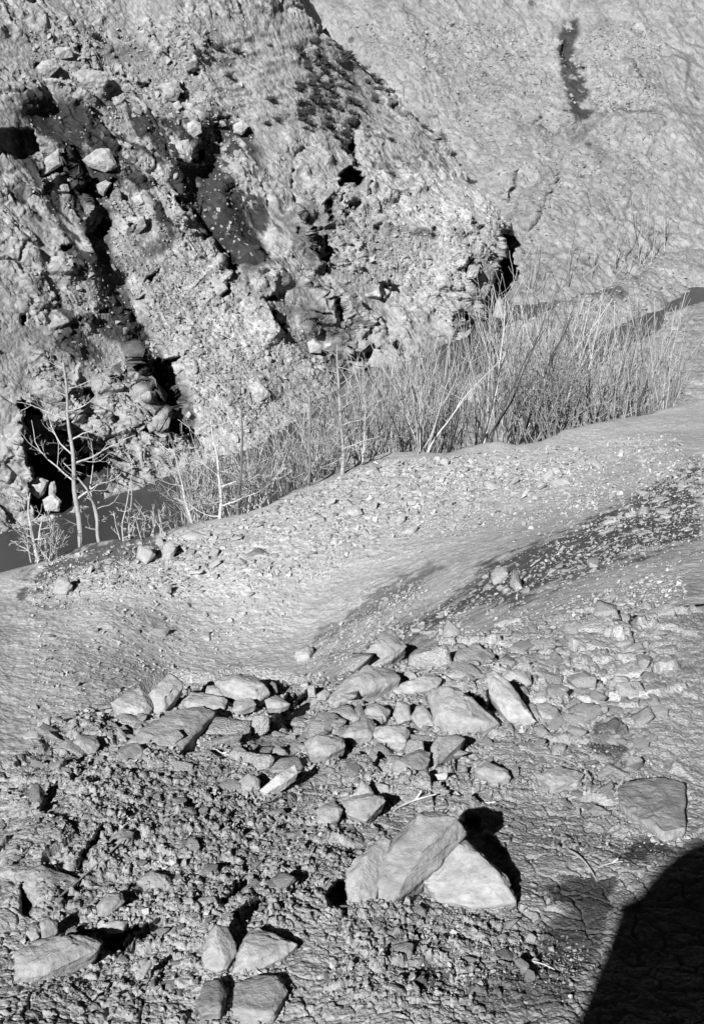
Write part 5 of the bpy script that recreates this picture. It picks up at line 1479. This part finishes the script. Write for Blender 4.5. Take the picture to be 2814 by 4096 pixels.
# wispy saplings along the foot of the mountainside
for k_ in range(30):
    u = r_.uniform(1180, 1520) * S_; v = np.interp(u / S_, [1180, 1300, 1505, 1600], [690, 650, 590, 560]) * S_ + r_.uniform(-60, 10)
    P = surfD(np.array([u]), np.array([v]))[0][0]
    o = bpy.data.objects.new('sapling', SAP[r_.integers(len(SAP))]); SC.collection.objects.link(o)
    h = r_.uniform(1.6, 4.2)
    o.location = P - np.array([0, 0, .1]); o.scale = (h * 1.1, h * 1.1, h); o.rotation_euler = (0, 0, r_.uniform(0, 6.28))
    o['label'] = 'wispy bare sapling at the foot of the far mountainside'; o['category'] = 'sapling'; o['group'] = 'saplings at the foot of the far mountainside'

# the rest of the thicket, too many fine stems to tell apart
def brush(name, label, spots, seed):
    r2 = np.random.default_rng(seed); V = []; Fs = []; T = []; off = 0
    for u, dY, drop in spots:
        Yc = float(np.interp(u, uA, PAd[NDOWN, :, 1])); Y = Yc + dY
        zb = back_ground(u, Y)
        env_v = float(np.interp(u, [700, 1130, 1340, 1500, 1800, 2060, 2300, 2660], [1740, 1600, 1440, 1390, 1290, 1180, 1200, 1250])) + drop
        h = at(np.array(u), np.array(env_v), Y)[2] - zb
        if h < .5:
            continue
        me = SAP[r2.integers(len(SAP))]
        co = np.empty(len(me.vertices) * 3, np.float32); me.vertices.foreach_get('co', co); co = co.reshape(-1, 3)
        fc = np.empty(len(me.polygons) * 4, np.int32); me.polygons.foreach_get('vertices', fc); fc = fc.reshape(-1, 4)
        a_ = r2.uniform(0, 6.28); ca, sa_ = math.cos(a_), math.sin(a_)
        wd = h * r2.uniform(.7, 1.0)
        p = np.stack([(co[:, 0] * ca - co[:, 1] * sa_) * wd, (co[:, 0] * sa_ + co[:, 1] * ca) * wd, co[:, 2] * h], 1)
        p += np.array([at(np.array(u), np.array(env_v), Y)[0], Y, zb - .1])
        V.append(p); Fs.append(fc + off); off += len(p); T.append(np.full(len(p), r2.uniform(.18, .42)))
    link(name, make_mesh(name, np.concatenate(V), np.concatenate(Fs), M_BARK, np.concatenate(T)), kind='stuff', label=label, category='brush')


brush('thicket_brush', 'mass of fine bare stems filling the riverside thicket', clump(680, 1330, .5, 9, 150, 150, 10) + clump(1240, 1560, 2, 15, 90, 100, 0)
      + clump(400, 700, .5, 4, 50, 120, 40), 51)

# low dark shrubs along the skyline of the opposite slope and on its grassy top
def low_shrub_mesh(seed):
    r2 = np.random.default_rng(seed); w = Wood()
    for _ in range(60):
        az = r2.uniform(0, 6.28); el = r2.uniform(.2, 1.5)
        d = np.array([math.cos(az) * math.cos(el), math.sin(az) * math.cos(el), math.sin(el)])
        L = r2.uniform(.5, 1.0); b_ = r2.normal(size=3) * np.array([.25, .25, 0])
        w.add(np.array([b_, b_ + d * L * .6 + r2.normal(size=3) * .05, b_ + d * L + r2.normal(size=3) * .1]), [.05, .06, .02], 4)
    return make_mesh('low_shrub', np.concatenate(w.V), np.concatenate(w.F), M_BARK, .07)


LS = [low_shrub_mesh(60 + i) for i in range(5)]
spots = [(c, x, y) for c, x, y in [(2, 205, 285), (2, 215, 305), (2, 230, 330), (2, 258, 362), (2, 275, 400), (2, 295, 440), (2, 400, 488), (2, 430, 525), (2, 468, 545), (2, 512, 602), (2, 565, 640), (2, 600, 680), (2, 160, 215), (2, 130, 180),
         (2, 290, 578), (2, 300, 715), (2, 318, 802), (2, 335, 800), (2, 190, 512), (2, 120, 560), (2, 80, 585), (2, 60, 130), (2, 30, 240), (2, 640, 765), (2, 665, 765), (2, 300, 720),
         (1, 985, 145), (1, 960, 155), (1, 1010, 285), (1, 1200, 410), (1, 1050, 160), (1, 1215, 140), (1, 1345, 180), (1, 1360, 178), (1, 1410, 420), (1, 1185, 520), (1, 1230, 500), (1, 1420, 380), (1, 1430, 300), (1, 1480, 490), (1, 930, 200), (1, 845, 200), (1, 905, 110), (1, 370, 105), (1, 170, 115), (1, 1560, 610), (1, 1500, 560), (1, 1340, 160)]]
spots += [(1, r_.uniform(1330, 1590), r_.uniform(120, 560)) for _ in range(60)] + [(2, r_.uniform(0, 300) , r_.uniform(120, 620)) for _ in range(26)]
for c, x, y in spots:
    p = px(c, [(x, y)])[0]
    if p[0] > 1960 or np.interp(p[0], SIL[:, 0], SIL[:, 1]) > p[1]:
        p[1] = np.interp(p[0], SIL[:, 0], SIL[:, 1]) + 8
    P = surfC(np.array([p[0]]), np.array([p[1]]))[0][0]
    o = bpy.data.objects.new('low_shrub', LS[r_.integers(5)]); SC.collection.objects.link(o)
    k_ = r_.uniform(.14, .34)
    o.location = P - np.array([0, 0, .03]); o.scale = (k_ * r_.uniform(1, 1.8), k_, k_ * .8); o.rotation_euler = (0, 0, r_.uniform(0, 6.28))
    o['label'] = 'low dark shrub dotted over the grassy top and skyline of the opposite slope'; o['category'] = 'low shrub'; o['group'] = 'low shrubs on the opposite slope'

# brushy shrubs at the water's edge
def shrub(label, u, v, Y, h, seed, tone=.46, n=16, zb=None):
    r2 = np.random.default_rng(seed)
    B = at(np.array(u), np.array(v), Y)
    if zb is not None:
        B[2] = zb
    w = Wood()
    for k_ in range(n):
        az = r2.uniform(0, 6.28); sp = r2.uniform(.1, .75)
        limb(w, r2, r2.normal(size=3) * np.array([.2, .15, 0]), (math.cos(az) * sp, math.sin(az) * sp * .7, 1), h * r2.uniform(.5, 1.0), .014, 2, .25, .10, 3)
    link('bare_shrub', w.mesh('bare_shrub', tone, np.zeros(3)), tuple(B), label=label, category='shrub')


for lab, u, v, h, sd_, dY, tn in [
    ('broad bare shrub with arching pale twigs left of the dark trunk', 455, 1200, 2.1, 1, 1.2, .42),
    ('tangled pale shrub over the water between the dark trunk and the leaning tree', 505, 1195, 2.4, 2, 1.5, .48),
    ('low pale shrub just right of the dark trunk', 585, 1170, 1.7, 3, 1.0, .46),
    ('bushy bare shrub at the foot of the dark forked tree', 665, 1130, 2.2, 4, 1.2, .42),
    ('fine-twigged shrub between the dark forked tree and the pale straight trunk', 735, 1100, 1.9, 5, 1.5, .42),
    ('small twiggy shrub on the dark bank by the straight pair of stems', 340, 1235, .8, 6, .3, .46),
    ('small twiggy shrub at the foot of the twin-stemmed tree', 130, 1275, .8, 7, .2, .46),
    ('dense dark-stemmed shrub at the right foot of the tall thicket', 1225, 1015, 2.6, 8, 1.0, .2),
    ('wide bare shrub spreading on the crest right of the tall thicket', 1290, 990, 2.2, 9, 1.0, .3),
    ('bushy shrub with light tips left of the tall thicket', 850, 1050, 2.4, 10, 1.2, .45)]:
    Yc = float(np.interp(u * S_, uA, PAd[NDOWN, :, 1]))
    shrub(lab, u * S_, v * S_, Yc + dY, h, sd_, tn, 14, back_ground(u * S_, Yc + dY) - .05)


def stick(label, crop, pts, width_px, tone, seed, proud=.012):
    q = px(crop, pts)
    t = np.linspace(0, 1, len(q)); tt = np.linspace(0, 1, 16)
    u = np.interp(tt, t, q[:, 0]); v = np.interp(tt, t, q[:, 1])
    P = surfA(u, v)[0].copy()
    # a stick bridges the hollows: fit a gentle curve through the ground points
    for k_ in range(3):
        P[:, k_] = np.polyval(np.polyfit(tt, P[:, k_], 2), tt)
    P += np.array([0, -.004, proud])
    d = np.linalg.norm(P.mean(0))
    r0 = width_px / 2 / F * d
    w = Wood(); w.add(P, r0 * (1 - .4 * tt) * (1 + .15 * perlin(P * 40)), 7)
    r2 = np.random.default_rng(seed)
    i = 9
    if seed % 2:
        dd = (P[-1] - P[0]) / np.linalg.norm(P[-1] - P[0]) + np.array([.3, .4, .5])
        limb(w, r2, P[i], dd, np.linalg.norm(P[-1] - P[0]) * .25, r0 * .5, 0, 0, .1)
    o = P[0].copy()
    link('stick', w.mesh('stick', tone, o), tuple(o), label=label, category='stick')


for i, (lab, c, pts, wd, tn) in enumerate([
    ('long thin stick slanting across the soil on the left of the near bank', 7, [(195, 965), (300, 890), (400, 820), (520, 740)], 9, .30),
    ('pale stick lying just above the split boulder to its left', 8, [(308, 472), (380, 448), (500, 436)], 11, .46),
    ('pale stick lying beyond the top of the split boulder', 8, [(590, 392), (660, 425), (770, 432)], 10, .42),
    ('dark splinter of wood on the dusty ground at the right', 8, [(955, 240), (1050, 262), (1142, 280)], 13, .22),
    ('pair-like broken twig near the photographer shadow', 8, [(1108, 690), (1170, 735), (1232, 795)], 10, .36),
    ('short pale twig at the edge of the photographer shadow', 8, [(1240, 762), (1290, 748), (1348, 738)], 7, .44),
    ('straight twig low on the damp soil at the bottom right', 8, [(900, 1172), (960, 1180), (1040, 1196)], 6, .42),
    ('thin twig pointing out from under the white elongated stone', 7, [(1140, 485), (1200, 478), (1300, 420)], 7, .36),
    ('thin twig standing out between the white elongated stone and the large smooth rock', 7, [(1320, 305), (1360, 270), (1408, 230)], 8, .28),
    ('slim twig on the crumbly soil beside the long pale slab', 7, [(960, 235), (980, 245), (1020, 258)], 6, .42)]):
    stick(lab, c, pts, wd, tn, i)


# ------------------------------------------------------------------ the photographer, whose shadow falls across the lower right corner
def skin_body(name, nodes, edges, mat, parent, loc, sub=2, root=0):
    me = bpy.data.meshes.new(name)
    me.from_pydata([n[:3] for n in nodes], edges, [])
    o = bpy.data.objects.new(name, me); SC.collection.objects.link(o)
    o.parent = parent
    s = o.modifiers.new('skin', 'SKIN'); s.use_smooth_shade = True
    for i, n in enumerate(nodes):
        rx = n[3]; ry = n[4] if len(n) > 4 else n[3]
        me.skin_vertices[0].data[i].radius = (rx, ry)
        me.skin_vertices[0].data[i].use_root = (i == root)
    b = o.modifiers.new('sub', 'SUBSURF'); b.levels = sub; b.render_levels = sub
    dg = bpy.context.evaluated_depsgraph_get(); dg.update()
    m2 = bpy.data.meshes.new_from_object(o.evaluated_get(dg))
    o.modifiers.clear(); o.data = m2; m2.name = name
    bpy.data.meshes.remove(me)
    m2.materials.clear(); m2.materials.append(mat)
    for p in m2.polygons:
        p.use_smooth = True
    return o


M_SKIN = plain('skin', .35); M_COAT = plain('coat_cloth', .12); M_TROUSER = plain('trouser_cloth', .08); M_HAIR = plain('hair', .04)
PX, PY = PERSON_XY
pz = -EYE - SLOPE * PY
person = bpy.data.objects.new('person', None); SC.collection.objects.link(person); person.location = (PX, PY, pz)
person['label'] = 'photographer in a dark coat whose shadow covers the lower right corner'; person['category'] = 'person'
body_nodes = [(0, 0, .95, .15, .11), (0, 0, 1.12, .14, .10), (0, 0, 1.32, .17, .11), (0, .0, 1.47, .10, .08), (0, .01, 1.56, .055), (0, .02, 1.64, .085, .09), (0, .02, 1.74, .085, .10), (0, .01, 1.80, .05, .06),
              (-.19, 0, 1.44, .06), (-.36, .03, 1.08, .045), (-.10, .20, 1.34, .036), (-.07, .24, 1.41, .03),
              (.19, 0, 1.44, .06), (.25, .05, 1.18, .045), (.10, .20, 1.36, .036), (.07, .24, 1.41, .03),
              (-.10, 0, .88, .09), (-.11, .01, .48, .06), (-.12, 0, .09, .042), (-.13, .16, .03, .035),
              (.10, 0, .88, .09), (.11, .01, .48, .06), (.12, 0, .09, .042), (.13, .16, .03, .035)]
body_edges = [(0, 1), (1, 2), (2, 3), (3, 4), (4, 5), (5, 6), (6, 7), (3, 8), (8, 9), (9, 10), (10, 11), (3, 12), (12, 13), (13, 14), (14, 15), (0, 16), (16, 17), (17, 18), (18, 19), (0, 20), (20, 21), (21, 22), (22, 23)]
for sgn, wrist in ((-1, 11), (1, 15)):
    for f_ in range(5):
        a0 = len(body_nodes)
        w0 = body_nodes[wrist]
        if f_ < 4:
            body_nodes += [(w0[0] - sgn * .015, w0[1] + .03, w0[2] + .03 - f_ * .019, .009), (w0[0] - sgn * .045, w0[1] + .045, w0[2] + .03 - f_ * .019, .008)]
        else:
            body_nodes += [(w0[0] + sgn * .0, w0[1] - .01, w0[2] + .035, .010), (w0[0] - sgn * .03, w0[1] - .005, w0[2] + .05, .009)]
        body_edges += [(wrist, a0), (a0, a0 + 1)]
skin_body('body', body_nodes, body_edges, M_SKIN, person, (0, 0, 0))
coat = [(0, 0, .62, .25, .16), (0, 0, 1.10, .24, .14), (0, 0, 1.32, .20, .135), (0, 0, 1.47, .13, .10), (-.26, 0, 1.46, .10), (-.37, .03, 1.06, .11), (-.13, .18, 1.30, .06), (.21, 0, 1.445, .10), (.26, .05, 1.17, .09), (.11, .18, 1.335, .052), (-.30, .01, .84, .13)]
skin_body('coat', coat, [(0, 1), (1, 2), (2, 3), (3, 4), (4, 5), (5, 6), (3, 7), (7, 8), (8, 9), (0, 10), (10, 5)], M_COAT, person, (0, 0, 0))
skin_body('trousers', [(0, 0, .92, .16, .12), (-.10, 0, .84, .105), (-.11, .01, .48, .08), (-.12, 0, .10, .075), (.10, 0, .84, .105), (.11, .01, .48, .08), (.12, 0, .10, .075)], [(0, 1), (1, 2), (2, 3), (0, 4), (4, 5), (5, 6)], M_TROUSER, person, (0, 0, 0))
skin_body('hair', [(0, -.01, 1.72, .09, .10), (0, 0, 1.79, .085, .10), (0, .0, 1.83, .05, .06)], [(0, 1), (1, 2)], M_HAIR, person, (0, 0, 0))
